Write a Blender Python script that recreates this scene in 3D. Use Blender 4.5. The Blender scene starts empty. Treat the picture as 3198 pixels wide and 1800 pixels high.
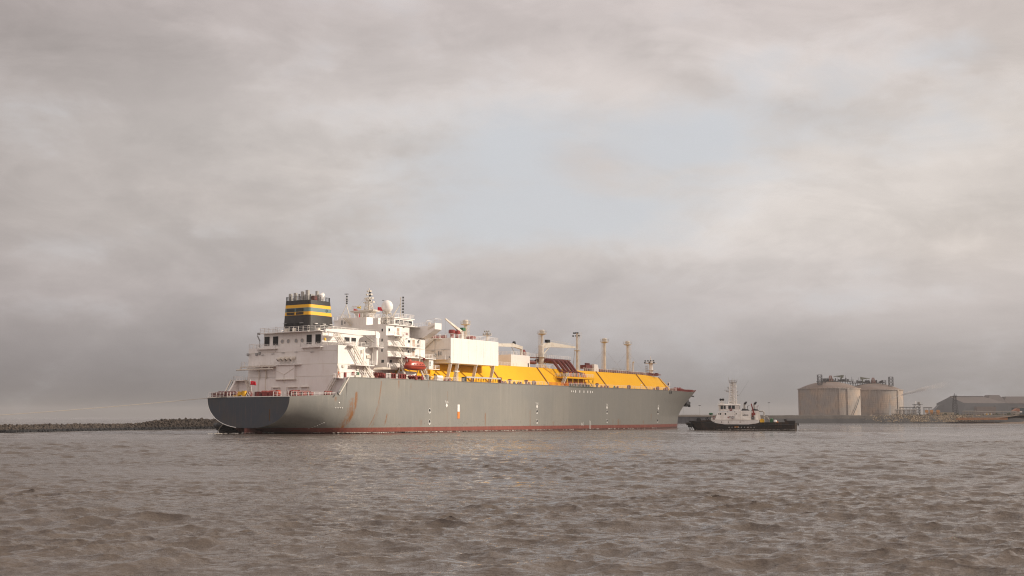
import bpy, bmesh, math, random
import numpy as np
from math import radians as RAD, sin, cos, pi
from mathutils import Vector
random.seed(7); np.random.seed(7)
SC = bpy.context.scene; COL = SC.collection
# ------------------------------------------------------------------ camera, exposure
cam = bpy.data.cameras.new('camera'); cob = bpy.data.objects.new('camera', cam); COL.objects.link(cob)
cam.sensor_width = 36.0; cam.lens = 3757.3 / 3198 * 36; cam.clip_start = 0.5; cam.clip_end = 30000
CAMH = 4.543
cob.location = (0, 0, CAMH); cob.rotation_euler = (RAD(90) + math.atan(403 / 3757.3), 0, 0)
SC.camera = cob
SC.view_settings.view_transform = 'Standard'; SC.view_settings.look = 'None'
SC.view_settings.gamma = 1; SC.view_settings.exposure = 0.0
try: SC.view_settings.use_curve_mapping = False
except Exception: pass
SC.cycles.max_bounces = 6; SC.cycles.diffuse_bounces = 3; SC.cycles.glossy_bounces = 3
SC.cycles.transparent_max_bounces = 8; SC.cycles.volume_bounces = 0
SC.cycles.use_denoising = True; SC.cycles.denoising_prefilter = 'NONE'; SC.cycles.filter_width = 1.15
SC.cycles.sample_clamp_indirect = 3.0
# ------------------------------------------------------------------ node helper
class NT:
    def __init__(s, nt): s.nt = nt; s.n = nt.nodes; s.l = nt.links
    def new(s, t, **k):
        n = s.n.new(t)
        for a, b in k.items(): setattr(n, a, b)
        return n
    def put(s, sock, v):
        if isinstance(v, bpy.types.NodeSocket): s.l.new(v, sock)
        elif v is not None:
            if isinstance(v, (tuple, list)) and len(v) == 3 and sock.type == 'RGBA': v = (*v, 1)
            sock.default_value = v
    def m(s, op, a, b=None, c=None, clamp=False):
        n = s.new('ShaderNodeMath', operation=op); n.use_clamp = clamp
        s.put(n.inputs[0], a)
        if b is not None: s.put(n.inputs[1], b)
        if c is not None: s.put(n.inputs[2], c)
        return n.outputs[0]
    def ss(s, v, a, b, lo=0.0, hi=1.0):
        n = s.new('ShaderNodeMapRange', interpolation_type='SMOOTHSTEP')
        s.put(n.inputs[0], v); s.put(n.inputs[1], a); s.put(n.inputs[2], b); s.put(n.inputs[3], lo); s.put(n.inputs[4], hi)
        return n.outputs[0]
    def mix(s, f, a, b, mode='MIX'):
        n = s.new('ShaderNodeMix', data_type='RGBA', blend_type=mode)
        s.put(n.inputs[0], f); s.put(n.inputs[6], a); s.put(n.inputs[7], b)
        return n.outputs[2]
    def noise(s, vec, scale, detail=4, rough=.55, sc=None, dist=0):
        if sc is not None:
            mp = s.new('ShaderNodeMapping'); s.l.new(vec, mp.inputs[0]); mp.inputs['Scale'].default_value = sc; vec = mp.outputs[0]
        n = s.new('ShaderNodeTexNoise'); s.l.new(vec, n.inputs['Vector'])
        n.inputs['Scale'].default_value = scale; n.inputs['Detail'].default_value = detail
        n.inputs['Roughness'].default_value = rough; n.inputs['Distortion'].default_value = dist
        return n.outputs[0]
    def xyz(s, vec):
        n = s.new('ShaderNodeSeparateXYZ'); s.l.new(vec, n.inputs[0]); return n.outputs
    def comb(s, x, y, z):
        n = s.new('ShaderNodeCombineXYZ'); s.put(n.inputs[0], x); s.put(n.inputs[1], y); s.put(n.inputs[2], z); return n.outputs[0]
# ------------------------------------------------------------------ world (sky with broken cloud)
SUN_EL, SUN_AZ = RAD(24), RAD(-2)          # azimuth measured from +X towards +Y
world = bpy.data.worlds.new('World'); SC.world = world; world.use_nodes = True
T = NT(world.node_tree); T.n.clear()
out = T.new('ShaderNodeOutputWorld'); bg = T.new('ShaderNodeBackground')
sky = T.new('ShaderNodeTexSky', sky_type='NISHITA'); sky.sun_disc = False
sky.sun_elevation = SUN_EL; sky.sun_rotation = RAD(90) - SUN_AZ; sky.air_density = 1.6; sky.dust_density = 4.0; sky.ozone_density = 1.5
tc = T.new('ShaderNodeTexCoord'); D = tc.outputs['Generated']
x, y, z = T.xyz(D)
el = T.m('MULTIPLY', T.m('ARCSINE', z), 57.2958)
az = T.m('MULTIPLY', T.m('ARCTAN2', x, y), 57.2958)
zz = T.m('ADD', T.m('MAXIMUM', z, 0.0), 0.13)
P = T.comb(T.m('DIVIDE', x, zz), T.m('DIVIDE', y, zz), 0.0)
n1 = T.noise(P, 0.75, 6, .52, (0.75, 1, 1), .35)
n2 = T.noise(P, 1.9, 6, .55, (0.8, 1, 1), .3)
n3 = T.noise(D, 4.5, 5, .55, (1, 1, 2.4), .5); n4 = T.noise(D, 11.0, 6, .6, (1, 1, 2.0), .4); n5 = T.noise(D, 7.0, 8, .62, (1, 1, 3.0), .8); n6 = T.noise(D, 8.5, 8, .56, (1, 1, 2.0), .2)
def blob(a0, e0, sa, se, rot=0.0, wob=0.0):
    da = T.m('SUBTRACT', az, a0); de = T.m('SUBTRACT', el, e0)
    if wob: de = T.m('ADD', de, T.m('MULTIPLY', T.m('SUBTRACT', n2, .5), wob)); da = T.m('ADD', da, T.m('MULTIPLY', T.m('SUBTRACT', n1, .5), wob * 3))
    c, s_ = cos(RAD(rot)), sin(RAD(rot))
    u = T.m('DIVIDE', T.m('ADD', T.m('MULTIPLY', da, c), T.m('MULTIPLY', de, s_)), sa)
    v = T.m('DIVIDE', T.m('SUBTRACT', T.m('MULTIPLY', de, c), T.m('MULTIPLY', da, s_)), se)
    r2 = T.m('ADD', T.m('MULTIPLY', u, u), T.m('MULTIPLY', v, v))
    return T.m('EXPONENT', T.m('MULTIPLY', r2, -1.0))
def ramp(fac, stops, interp='LINEAR'):
    n = T.new('ShaderNodeValToRGB'); n.color_ramp.interpolation = interp; T.put(n.inputs[0], fac)
    e = n.color_ramp.elements
    while len(e) < len(stops): e.new(0.5)
    for k, (p, c) in enumerate(stops): e[k].position = p; e[k].color = (*c, 1)
    return n.outputs[0]
elf = T.m('DIVIDE', T.m('ADD', el, T.m('MULTIPLY', T.m('SUBTRACT', n3, .5), 2.2)), 40.0, clamp=True)
base = ramp(elf, [(0, (.205, .190, .186)), (.07, (.378, .350, .345)), (.14, (.555, .508, .495)), (.22, (.63, .582, .555)),
                  (.33, (.62, .575, .55)), (.48, (.585, .525, .51)), (.75, (.58, .53, .51)), (1, (.62, .57, .54))])
azf = ramp(T.m('DIVIDE', T.m('ADD', az, 180.0), 360.0), [(0, (1.40, 1.33, 1.33)), (.25, (1.3, 1.24, 1.24)), (.37, (.78, .765, .77)), (.435, (.76, .745, .745)), (.485, (.98, .98, .98)),
                  (.53, (1.08, 1.08, 1.075)), (.56, (1.06, 1.05, 1.03)), (.75, (1.6, 1.5, 1.4)), (1, (1.40, 1.33, 1.33))])
c = T.mix(1.0, base, azf, 'MULTIPLY')
lum = T.m('ADD', 1.0, T.m('ADD', T.m('MULTIPLY', T.m('SUBTRACT', n1, .5), .20), T.m('ADD', T.m('MULTIPLY', T.m('SUBTRACT', n2, .5), .14), T.m('ADD', T.m('MULTIPLY', T.m('SUBTRACT', T.ss(n3, .32, .68), .5), .13), T.m('ADD', T.m('MULTIPLY', T.m('SUBTRACT', n4, .5), .17), T.m('ADD', T.m('MULTIPLY', T.m('SUBTRACT', T.ss(n5, .42, .60), .5), .07), T.m('MULTIPLY', T.m('SUBTRACT', T.ss(n6, .44, .60), .5), .10)))))))
lum = T.m('ADD', 1.02, T.m('MULTIPLY', T.m('SUBTRACT', lum, 1.0), T.ss(el, 0.5, 9.0, .45, 1.0)))
c = T.mix(1.0, c, T.comb(lum, lum, lum), 'MULTIPLY')
# brighter and darker masses of cloud
def shade(c, b, amt, tint=(1, 1, 1)):
    k = T.m('MULTIPLY', b, amt)
    return T.mix(1.0, c, T.comb(T.m('ADD', 1.0, T.m('MULTIPLY', k, tint[0])), T.m('ADD', 1.0, T.m('MULTIPLY', k, tint[1])), T.m('ADD', 1.0, T.m('MULTIPLY', k, tint[2]))), 'MULTIPLY')
c = shade(c, blob(4.5, 6.6, 13, 1.6, -3, 2.0), -.07, (1.05, 1, .95))
c = shade(c, blob(11, 14.8, 5.5, .9, -18, 1.6), -.13)
c = shade(c, blob(-21.5, 15, 5, 3.2, 0, 2), -.10)
c = shade(c, blob(-4, 17.5, 9, 1.4, 4, 2), -.07)
c = shade(c, blob(14.5, 9.6, 7, 1.8, 0, 2), .08, (1, .98, .92))
c = shade(c, blob(5.5, 15.8, 4.5, 1.1, -12, 2.5), .09, (1, .95, .93))
c = shade(c, blob(-9.5, 11.4, 3.4, .9, -12, 1.6), .08, (1, .95, .85))
c = shade(c, blob(-14.5, 10.2, 3.5, .9, -8, 1.6), .07, (1, .9, .82))
c = shade(c, blob(20.5, 7.5, 3, 1.0, 0, 2), .06, (1, .85, .6))
gap = T.m('MAXIMUM', blob(2.6, 12.0, 9.5, 2.4, 9, 3.2), T.m('MAXIMUM', blob(0.5, 9.8, 8.5, 1.9, 2, 2.6), T.m('MAXIMUM', T.m('MULTIPLY', blob(-16.5, 8.0, 7, .9, 3, 1.8), .34), T.m('MULTIPLY', blob(21, 16.4, 3.0, .9, 10, 2.5), .6))))
gap = T.m('SUBTRACT', gap, T.m('MULTIPLY', blob(3.6, 12.0, 2.8, 1.4, 0, 2.5), .62))
gap = T.ss(T.m('ADD', gap, T.m('ADD', T.m('MULTIPLY', T.m('SUBTRACT', n3, .5), 1.3), T.m('MULTIPLY', T.m('SUBTRACT', n6, .5), 1.6))), .06, .92)
skc = T.mix(1.0, sky.outputs[0], (.085, .085, .085), 'MULTIPLY')
gapc = T.mix(.86, skc, (.672, .685, .722))
c = T.mix(T.m('MULTIPLY', gap, .92), c, gapc)
c = shade(c, T.ss(T.m('ADD', blob(3.4, 11.9, 3.0, 1.5, 0, 2.5), T.m('MULTIPLY', T.m('SUBTRACT', n6, .5), 2.2)), .25, 1.1), -.075, (.6, 1, 1.25))
up = T.ss(z, -.02, .0)
c = T.mix(up, (.13, .115, .105), c)
T.l.new(c, bg.inputs[0]); bg.inputs[1].default_value = 1.0
T.l.new(bg.outputs[0], out.inputs[0])
world.cycles.sampling_method = 'MANUAL'; world.cycles.sample_map_resolution = 512
# ------------------------------------------------------------------ sun
sl = bpy.data.lights.new('sun', 'SUN'); so = bpy.data.objects.new('sun', sl); COL.objects.link(so)
sl.energy = 4.4; sl.angle = RAD(0.6); sl.color = (1.0, .89, .75)
sd = Vector((cos(SUN_EL) * cos(SUN_AZ), cos(SUN_EL) * sin(SUN_AZ), sin(SUN_EL)))
so.rotation_euler = sd.to_track_quat('Z', 'Y').to_euler(); so.location = (200, -50, 150)
# ------------------------------------------------------------------ mesh builder
class MB:
    def __init__(s): s.v = []; s.f = []
    def add(s, vs, fs):
        o = len(s.v); s.v += [tuple(map(float, p)) for p in vs]; s.f += [tuple(i + o for i in f) for f in fs]; return s
    def box(s, x0, x1, y0, y1, z0, z1):
        x0, x1 = sorted((x0, x1)); y0, y1 = sorted((y0, y1)); z0, z1 = sorted((z0, z1))
        return s.add([(x0, y0, z0), (x1, y0, z0), (x1, y1, z0), (x0, y1, z0), (x0, y0, z1), (x1, y0, z1), (x1, y1, z1), (x0, y1, z1)],
                     [(0, 3, 2, 1), (4, 5, 6, 7), (0, 1, 5, 4), (1, 2, 6, 5), (2, 3, 7, 6), (3, 0, 4, 7)])
    def bar(s, p, q, w=.08, h=None, w2=None, h2=None):
        p = Vector(p); q = Vector(q); d = q - p
        if d.length < 1e-6: return s
        d.normalize(); u = Vector((0, 0, 1)) if abs(d.z) < .95 else Vector((1, 0, 0))
        a = d.cross(u).normalized(); b = a.cross(d).normalized(); h = h or w; w2 = w2 or w; h2 = h2 or h
        vs = []
        for c, ww, hh in ((p, w, h), (q, w2, h2)):
            for sa, sb in ((-1, -1), (1, -1), (1, 1), (-1, 1)): vs.append(c + a * (sa * ww / 2) + b * (sb * hh / 2))
        return s.add(vs, [(0, 1, 2, 3), (7, 6, 5, 4), (0, 4, 5, 1), (1, 5, 6, 2), (2, 6, 7, 3), (3, 7, 4, 0)])
    def tube(s, p, q, r, r2=None, n=8):
        return s.path([p, q], [r, r if r2 is None else r2], n)
    def path(s, pts, r, n=8):
        pts = [Vector(p) for p in pts]; rs = r if isinstance(r, (list, tuple)) else [r] * len(pts)
        vs = []; fs = []; a = None
        for i, p in enumerate(pts):
            d = (pts[min(i + 1, len(pts) - 1)] - pts[max(i - 1, 0)])
            if d.length < 1e-9: d = Vector((0, 0, 1))
            d.normalize()
            if a is None:
                u = Vector((0, 0, 1)) if abs(d.z) < .95 else Vector((1, 0, 0)); a = d.cross(u).normalized()
            else:
                a = (a - d * a.dot(d)); a = a.normalized() if a.length > 1e-6 else d.orthogonal().normalized()
            b = d.cross(a)
            for k in range(n): t = 2 * pi * k / n; vs.append(p + (a * cos(t) + b * sin(t)) * rs[i])
        for i in range(len(pts) - 1):
            for k in range(n): fs.append((i * n + k, i * n + (k + 1) % n, (i + 1) * n + (k + 1) % n, (i + 1) * n + k))
        fs.append(tuple(reversed(range(n)))); fs.append(tuple(range((len(pts) - 1) * n, len(pts) * n)))
        return s.add(vs, fs)
    def lathe(s, prof, c=(0, 0, 0), n=16, sx=1, sy=1):
        vs = []; fs = []
        for r, z in prof:
            for k in range(n): t = 2 * pi * k / n; vs.append((c[0] + r * cos(t) * sx, c[1] + r * sin(t) * sy, c[2] + z))
        for i in range(len(prof) - 1):
            for k in range(n): fs.append((i * n + k, i * n + (k + 1) % n, (i + 1) * n + (k + 1) % n, (i + 1) * n + k))
        fs.append(tuple(reversed(range(n)))); fs.append(tuple(range((len(prof) - 1) * n, len(prof) * n)))
        return s.add(vs, fs)
    def prism(s, poly, ax, a, b):
        n = len(poly); vs = []
        for t in (a, b):
            for u, v in poly: vs.append({'x': (t, u, v), 'y': (u, t, v), 'z': (u, v, t)}[ax])
        fs = [tuple(reversed(range(n))), tuple(range(n, 2 * n))] + [(i, (i + 1) % n, n + (i + 1) % n, n + i) for i in range(n)]
        return s.add(vs, fs)
    def loft(s, rings, cap=True):
        n = len(rings[0]); vs = [p for r in rings for p in r]; fs = []
        for i in range(len(rings) - 1):
            for k in range(n): fs.append((i * n + k, i * n + (k + 1) % n, (i + 1) * n + (k + 1) % n, (i + 1) * n + k))
        if cap: fs.append(tuple(reversed(range(n)))); fs.append(tuple(range((len(rings) - 1) * n, len(rings) * n)))
        return s.add(vs, fs)
    def grid(s, rows):
        n = len(rows[0]); vs = [p for r in rows for p in r]
        return s.add(vs, [(i * n + k, i * n + k + 1, (i + 1) * n + k + 1, (i + 1) * n + k) for i in range(len(rows) - 1) for k in range(n - 1)])
    def ring(s, c, R, r, ax='x', n=16, m=6):
        vs = []; fs = []
        for i in range(n):
            t = 2 * pi * i / n
            for j in range(m):
                q = 2 * pi * j / m; rr = R + r * cos(q); a, b, w = rr * cos(t), rr * sin(t), r * sin(q)
                vs.append({'x': (c[0] + w, c[1] + a, c[2] + b), 'y': (c[0] + a, c[1] + w, c[2] + b), 'z': (c[0] + a, c[1] + b, c[2] + w)}[ax])
        for i in range(n):
            for j in range(m): fs.append((i * m + j, ((i + 1) % n) * m + j, ((i + 1) % n) * m + (j + 1) % m, i * m + (j + 1) % m))
        return s.add(vs, fs)
    def rail(s, pts, h=1.15, step=1.9, w=.07, bars=3):
        for i in range(len(pts) - 1):
            p = Vector(pts[i]); q = Vector(pts[i + 1]); L = (q - p).length
            for k in range(1, bars + 1): s.bar(p + Vector((0, 0, h * k / bars)), q + Vector((0, 0, h * k / bars)), w if k == bars else w * .65)
            n = max(1, round(L / step))
            for k in range(n + 1):
                c = p.lerp(q, k / n); s.bar(c, c + Vector((0, 0, h)), w)
        return s
    def stair(s, a, b, wd, n=12, rail=True):
        a = Vector(a); b = Vector(b); wd = Vector(wd)
        for o in (Vector((0, 0, 0)), wd):
            s.bar(a + o, b + o, .12, .26)
            if rail: s.bar(a + o + Vector((0, 0, 1)), b + o + Vector((0, 0, 1)), .07); 
        for k in range(n + 1):
            c = a.lerp(b, k / n); s.bar(c, c + wd, .22, .05)
            if rail and k % 3 == 0:
                for o in (Vector((0, 0, 0)), wd): s.bar(c + o, c + o + Vector((0, 0, 1)), .05)
        return s
    def ladder(s, p, q, side, w=.45, step=.5, cage=False):
        p = Vector(p); q = Vector(q); side = Vector(side).normalized() * w / 2
        for g in (-1, 1): s.bar(p + side * g, q + side * g, .06)
        n = int((q - p).length / step)
        for k in range(n + 1): c = p.lerp(q, k / max(1, n)); s.bar(c - side, c + side, .05)
        return s
    def build(s, name, mat, parent=None, smooth=False, label=None, loc=None):
        me = bpy.data.meshes.new(name); me.from_pydata(s.v, [], s.f); me.validate(); me.update()
        if smooth:
            me.polygons.foreach_set('use_smooth', [True] * len(me.polygons))
            try: me.set_sharp_from_angle(angle=RAD(35))
            except Exception: pass
        if mat: me.materials.append(mat)
        o = bpy.data.objects.new(name, me); COL.objects.link(o)
        if parent: o.parent = parent
        if loc: o.location = loc
        if label: o['label'] = label
        return o
def recalc(o):
    bm = bmesh.new(); bm.from_mesh(o.data); bmesh.ops.recalc_face_normals(bm, faces=bm.faces); bm.to_mesh(o.data); bm.free(); return o
def tag(o, label=None, cat=None, group=None, kind=None):
    if label: o['label'] = label
    if cat: o['category'] = cat
    if group: o['group'] = group
    if kind: o['kind'] = kind
    return o
def empty(name, loc=(0, 0, 0), rz=0):
    o = bpy.data.objects.new(name, None); COL.objects.link(o); o.location = loc; o.rotation_euler = (0, 0, rz); o.empty_display_size = .5; return o
def copy_tree(o, parent=None):
    c = o.copy(); COL.objects.link(c)
    if parent: c.parent = parent
    for ch in [k for k in bpy.data.objects if k.parent == o]: copy_tree(ch, c)
    return c
def text_obj(body, size, name, mat, parent, loc, rot, ext=.01, align='CENTER', sx=1):
    cu = bpy.data.curves.new(name, 'FONT'); cu.body = body; cu.size = size; cu.extrude = ext; cu.align_x = align; cu.align_y = 'CENTER'
    t = bpy.data.objects.new('tmp', cu); COL.objects.link(t)
    me = bpy.data.meshes.new_from_object(t); bpy.data.objects.remove(t); bpy.data.curves.remove(cu)
    me.materials.clear(); me.materials.append(mat); me.name = name
    o = bpy.data.objects.new(name, me); COL.objects.link(o); o.parent = parent; o.location = loc; o.rotation_euler = rot; o.scale = (sx, 1, 1)
    return o
# ------------------------------------------------------------------ materials
MATS = {}
def paint(name, col, rough=.5, dirt=.12, scale=.35, dirtcol=None, spec=.35, metal=0.0, streak=0.0, bump=0.0):
    mt = bpy.data.materials.new(name); mt.use_nodes = True; N = NT(mt.node_tree)
    b = N.n['Principled BSDF']; tc = N.new('ShaderNodeTexCoord'); O = tc.outputs['Object']
    n = N.noise(O, scale, 5, .6); n_2 = N.noise(O, scale * 9, 3, .6)
    dc = dirtcol or tuple(v * .55 for v in col)
    f = N.m('MULTIPLY', N.ss(n, .42, .75), dirt * 2.2)
    f = N.m('ADD', f, N.m('MULTIPLY', N.ss(n_2, .5, .8), dirt))
    c = N.mix(f, col, dc)
    if streak:
        st = N.noise(O, 1.0, 4, .7, (2.2, 2.2, .12)); c = N.mix(N.m('MULTIPLY', N.ss(st, .52, .74), streak), c, (.30, .17, .08))
    N.put(b.inputs['Base Color'], c); b.inputs['Metallic'].default_value = metal
    N.put(b.inputs['Roughness'], N.m('ADD', rough - .06, N.m('MULTIPLY', n, .12)))
    b.inputs['Specular IOR Level'].default_value = spec
    if bump:
        bp = N.new('ShaderNodeBump'); bp.inputs['Strength'].default_value = bump; bp.inputs['Distance'].default_value = .05
        N.l.new(n_2, bp.inputs['Height']); N.l.new(bp.outputs[0], b.inputs['Normal'])
    MATS[name] = mt; return mt
WHITE = paint('white_paint', (.80, .765, .73), .45, .10, .25, (.55, .46, .38), streak=.16)
CREAM = paint('mast_paint', (.66, .61, .53), .5, .2, .5, (.36, .26, .17))
YELLOW = paint('yellow_trunk_paint', (.78, .41, .014), .6, .07, .12, (.60, .22, .01), .12, streak=.10)
YELLOW2 = paint('yellow_paint', (.75, .42, .03), .5, .2, .8)
RED = paint('red_deck_paint', (.235, .038, .032), .5, .25, .6, (.12, .025, .02))
DKRED = paint('dark_red_pipe_paint', (.16, .035, .03), .45, .3, .7, (.06, .02, .02))
ORANGE = paint('orange_red_grp', (.40, .055, .026), .32, .1, 1.2, spec=.5)
BLACK = paint('black_paint', (.018, .018, .020), .5, .2, .6, (.05, .045, .04))
DARK = paint('dark_opening', (.012, .012, .013), .7, .1)
GREY = paint('grey_paint', (.33, .33, .33), .5, .2, .5)
STEEL = paint('steel', (.42, .40, .37), .38, .25, 1.0, metal=.5)
DECKM = paint('deck_paint', (.20, .07, .05), .7, .3, .3)
GREEN = paint('green_paint', (.03, .12, .05), .5, .2)
ROPEM = paint('rope', (.50, .44, .36), .9, .1)
SKIN = paint('skin', (.30, .17, .11), .6, .05)
COVER = paint('orange_coverall', (.55, .13, .03), .8, .1)
FLAGR = paint('flag_red', (.62, .015, .03), .8, .05)
FLAGY = paint('flag_yellow', (.8, .55, .02), .8, .05)
MARKW = paint('marking_white', (.82, .80, .76), .5, .05)
MARKO = paint('marking_orange', (.75, .22, .03), .5, .05)
GREENW = paint('dark_green_stain', (.06, .075, .05), .7, .3, .8)
def glass_mat():
    mt = bpy.data.materials.new('window_glass'); mt.use_nodes = True; b = mt.node_tree.nodes['Principled BSDF']
    N = NT(mt.node_tree); tc = N.new('ShaderNodeTexCoord'); n = N.noise(tc.outputs['Object'], .7, 2)
    N.put(b.inputs['Base Color'], N.mix(n, (.012, .014, .016), (.04, .045, .05))); b.inputs['Roughness'].default_value = .08
    b.inputs['Specular IOR Level'].default_value = .6; return mt
GLASS = glass_mat()
# ================================================================== GAS CARRIER (X forward from the transom, Y to port, Z up from the water)
SHIP = empty('gas_carrier_ship', (-71.744, 327.7, 0), pi / 2 - .579)
tag(SHIP, 'long grey hulled gas carrier with yellow trunk deck, white stern house and banded black funnel', 'ship')
def interp(x, xs, ys):
    return float(np.interp(x, xs, ys))
def stem_x(z): return interp(z, [-3, 0, 2.3, 4.9, 6.9, 10.3, 12.8, 15.4, 16.7], [268.5, 269.0, 269.3, 270.0, 272.1, 277.0, 282.0, 287.1, 289.4])
def ztop(x): return interp(x, [0, 12.1, 15.5, 18, 250, 275, 289.4], [10.03, 10.6, 15.25, 15.35, 15.35, 15.9, 16.7])
def hull_y(x, z):
    if x <= 190:
        hb = interp(x, [0, 5, 10, 15, 20, 30, 45, 70], [15.5, 18.4, 20.4, 21.7, 22.4, 22.85, 23, 23])
        zb = interp(x, [0, 3, 6, 9, 12, 16, 20, 30, 45, 70], [1.55, 1.25, .4, -.8, -2.5, -5, -7.5, -10, -11.5, -11.5])
        a = interp(x, [0, 20, 45, 70], [2.2, 2.6, 4, 8]); b = interp(x, [0, 20, 45, 70], [.42, .42, .36, .25])
        if z >= 10: return hb + (z - 10) * .012 * max(0, 1 - x / 60)
        s = max(0.0, min(1.0, (z - zb) / (10 - zb)))
        return hb * (1 - (1 - s) ** a) ** b
    u = min(1.0, (x - 190) / (stem_x(z) - 190)); p = interp(z, [-3, 0, 5, 10, 15.4, 16.7], [1.6, 1.62, 1.66, 1.78, 2.02, 2.04])
    return 23.0 * (1 - u ** p)
def make_hull():
    mb = MB(); M_ = 26; rows = []
    xs = [0, 1.5, 3, 4.5, 6, 8, 10, 12.1, 13.8, 15.5, 18, 21, 25, 30, 36, 45, 58, 75, 100, 130, 160, 180, 190]
    for x in xs:
        zb = interp(x, [0, 3, 6, 9, 12], [1.55, 1.25, .4, -.8, -2.5]); zb = max(zb, -2.5); zt = ztop(x); row = []
        for k in range(M_ + 1):
            t = k / M_; z = zb + (zt - zb) * t ** 1.4; row.append((x, -hull_y(x, z), z))
        rows.append(row)
    for j in range(1, 25):
        u = j / 24; u = 1 - (1 - u) ** 1.25; row = []
        for k in range(M_ + 1):
            t = k / M_; xx = 190 + u * 99; zt = ztop(xx); z = -2.5 + (zt + 2.5) * t ** 1.4
            x = 190 + u * (stem_x(z) - 190); row.append((x, -hull_y(x, z) if u < 1 else -.02, z))
        rows.append(row)
    mb.grid(rows); mb.grid([[(x, -y, z) for x, y, z in r] for r in reversed(rows)])
    return mb
def hull_material():
    mt = bpy.data.materials.new('hull_paint'); mt.use_nodes = True; N = NT(mt.node_tree); b = N.n['Principled BSDF']
    O = N.new('ShaderNodeTexCoord').outputs['Object']; X, Y, Z = N.xyz(O)
    nb = N.noise(O, .06, 5, .55); ns = N.noise(O, 1.0, 5, .65, (.9, .9, .06)); nf = N.noise(O, 1.4, 5, .65)
    grey = N.mix(N.ss(nb, .35, .7), (.240, .228, .203), (.210, .206, .192))
    grey = N.mix(N.m('MULTIPLY', N.ss(ns, .5, .75), .22), grey, (.36, .33, .28))
    grey = N.mix(N.m('MULTIPLY', N.ss(ns, .46, .30), .20), grey, (.17, .155, .13))
    # plating seams, faint
    pl = N.m('ABSOLUTE', N.m('SUBTRACT', N.m('FRACT', N.m('DIVIDE', Z, 2.9)), .5)); grey = N.mix(N.m('MULTIPLY', N.ss(pl, .49, .5), .25), grey, (.2, .185, .16))
    px_ = N.m('ABSOLUTE', N.m('SUBTRACT', N.m('FRACT', N.m('DIVIDE', X, 13.7)), .5)); grey = N.mix(N.m('MULTIPLY', N.ss(px_, .497, .5), .18), grey, (.2, .185, .16))
    # darker scuffs low on the side
    low = N.m('MULTIPLY', N.ss(Z, 5.0, 2.2), N.ss(nf, .56, .70)); grey = N.mix(N.m('MULTIPLY', low, .55), grey, (.085, .08, .07))
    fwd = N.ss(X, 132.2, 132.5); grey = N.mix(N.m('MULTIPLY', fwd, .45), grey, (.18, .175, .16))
    rust = None
    def streak(x0, z0, z1, w, lean=0.0, amt=.9, feather=1.0):
        nonlocal rust
        zz = N.m('SUBTRACT', z0, Z); xc = N.m('ADD', N.m('MULTIPLY', zz, lean), x0)
        if lean and feather > 1: xc = N.m('ADD', xc, N.m('MULTIPLY', N.m('MULTIPLY', zz, zz), -.022))
        d = N.m('ABSOLUTE', N.m('ADD', N.m('SUBTRACT', X, xc), N.m('MULTIPLY', N.m('SUBTRACT', nf, .5), w * 1.6)))
        m_ = N.m('MULTIPLY', N.ss(d, w, w * .25), N.m('MULTIPLY', N.ss(Z, z0 + .1, z0 - .5), N.ss(Z, z1 - .6 * feather, z1 + .8 * feather)))
        m_ = N.m('MULTIPLY', N.m('MULTIPLY', m_, N.ss(ns, .36, .60, amt * .15, amt)), N.ss(nf, .30, .55, .35, 1.0)); rust = m_ if rust is None else N.m('MAXIMUM', rust, m_)
    streak(19.2, 11.6, .8, .8, -.06, 1.3, 1.2); streak(18.2, 10.0, 1.0, 2.0, -.10, .75, 1.6); streak(16.4, 4.6, 1.0, 1.3, -.1, .9, 1)
    streak(29.0, 14.8, 2.0, .34, -.03, .8, 1.2); streak(28.3, 9.0, 1.8, .7, -.14, .35, 1.2); streak(36.8, 15.3, 12.8, .45, 0, .8)
    streak(42.3, 14.5, 12.6, .5, 0, .7); streak(31.8, 5.6, 2.6, .42, -.2, .85); streak(47.3, 3.9, 2.0, .9, 0, .7)
    streak(60.3, 12.5, 8.8, .30, 0, .7); streak(60.2, 8.8, 2.0, .5, 0, .16)
    streak(80.5, 6.0, 1.6, .45, 0, .8); streak(107.1, 7.2, 1.0, .55, 0, .9); streak(121.9, 3.2, 1.3, .5, 0, .8); streak(99, 3.2, 1.8, .3, 0, .6)
    streak(169.7, 4.0, .6, 1.7, 0, .95); streak(165, 4.0, 2.2, .5, 0, .6); streak(197.8, 6.0, 3.0, .55, 0, .9); streak(190, 3.4, 1.8, .5, 0, .7); streak(12.1, 10.2, 8.9, .6, 0, .7); streak(88, 15.3, 13.6, .5, 0, .5); streak(50.8, 15.3, 13.3, .35, 0, .5)
    rcol = N.mix(nf, (.17, .060, .018), (.26, .13, .05))
    grey = N.mix(rust, grey, rcol)
    boot = N.mix(N.ss(nf, .35, .7), (.22, .060, .042), (.16, .050, .038)); boot = N.mix(N.m('MULTIPLY', N.ss(ns, .5, .7), .5), boot, (.24, .11, .08))
    boot = N.mix(N.m('MULTIPLY', N.ss(Z, .75, .25), .75), boot, (.05, .025, .02))
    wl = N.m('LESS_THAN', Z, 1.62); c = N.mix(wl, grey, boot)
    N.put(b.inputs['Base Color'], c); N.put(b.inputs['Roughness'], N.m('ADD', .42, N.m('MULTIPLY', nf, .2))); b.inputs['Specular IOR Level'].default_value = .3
    bp = N.new('ShaderNodeBump'); bp.inputs['Strength'].default_value = .5; bp.inputs['Distance'].default_value = .12
    N.l.new(N.noise(O, .45, 3, .5, (1, 1, .7)), bp.inputs['Height']); N.l.new(bp.outputs[0], b.inputs['Normal'])
    return mt
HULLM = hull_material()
hull = make_hull().build('hull', HULLM, SHIP, smooth=True); recalc(hull)
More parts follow.
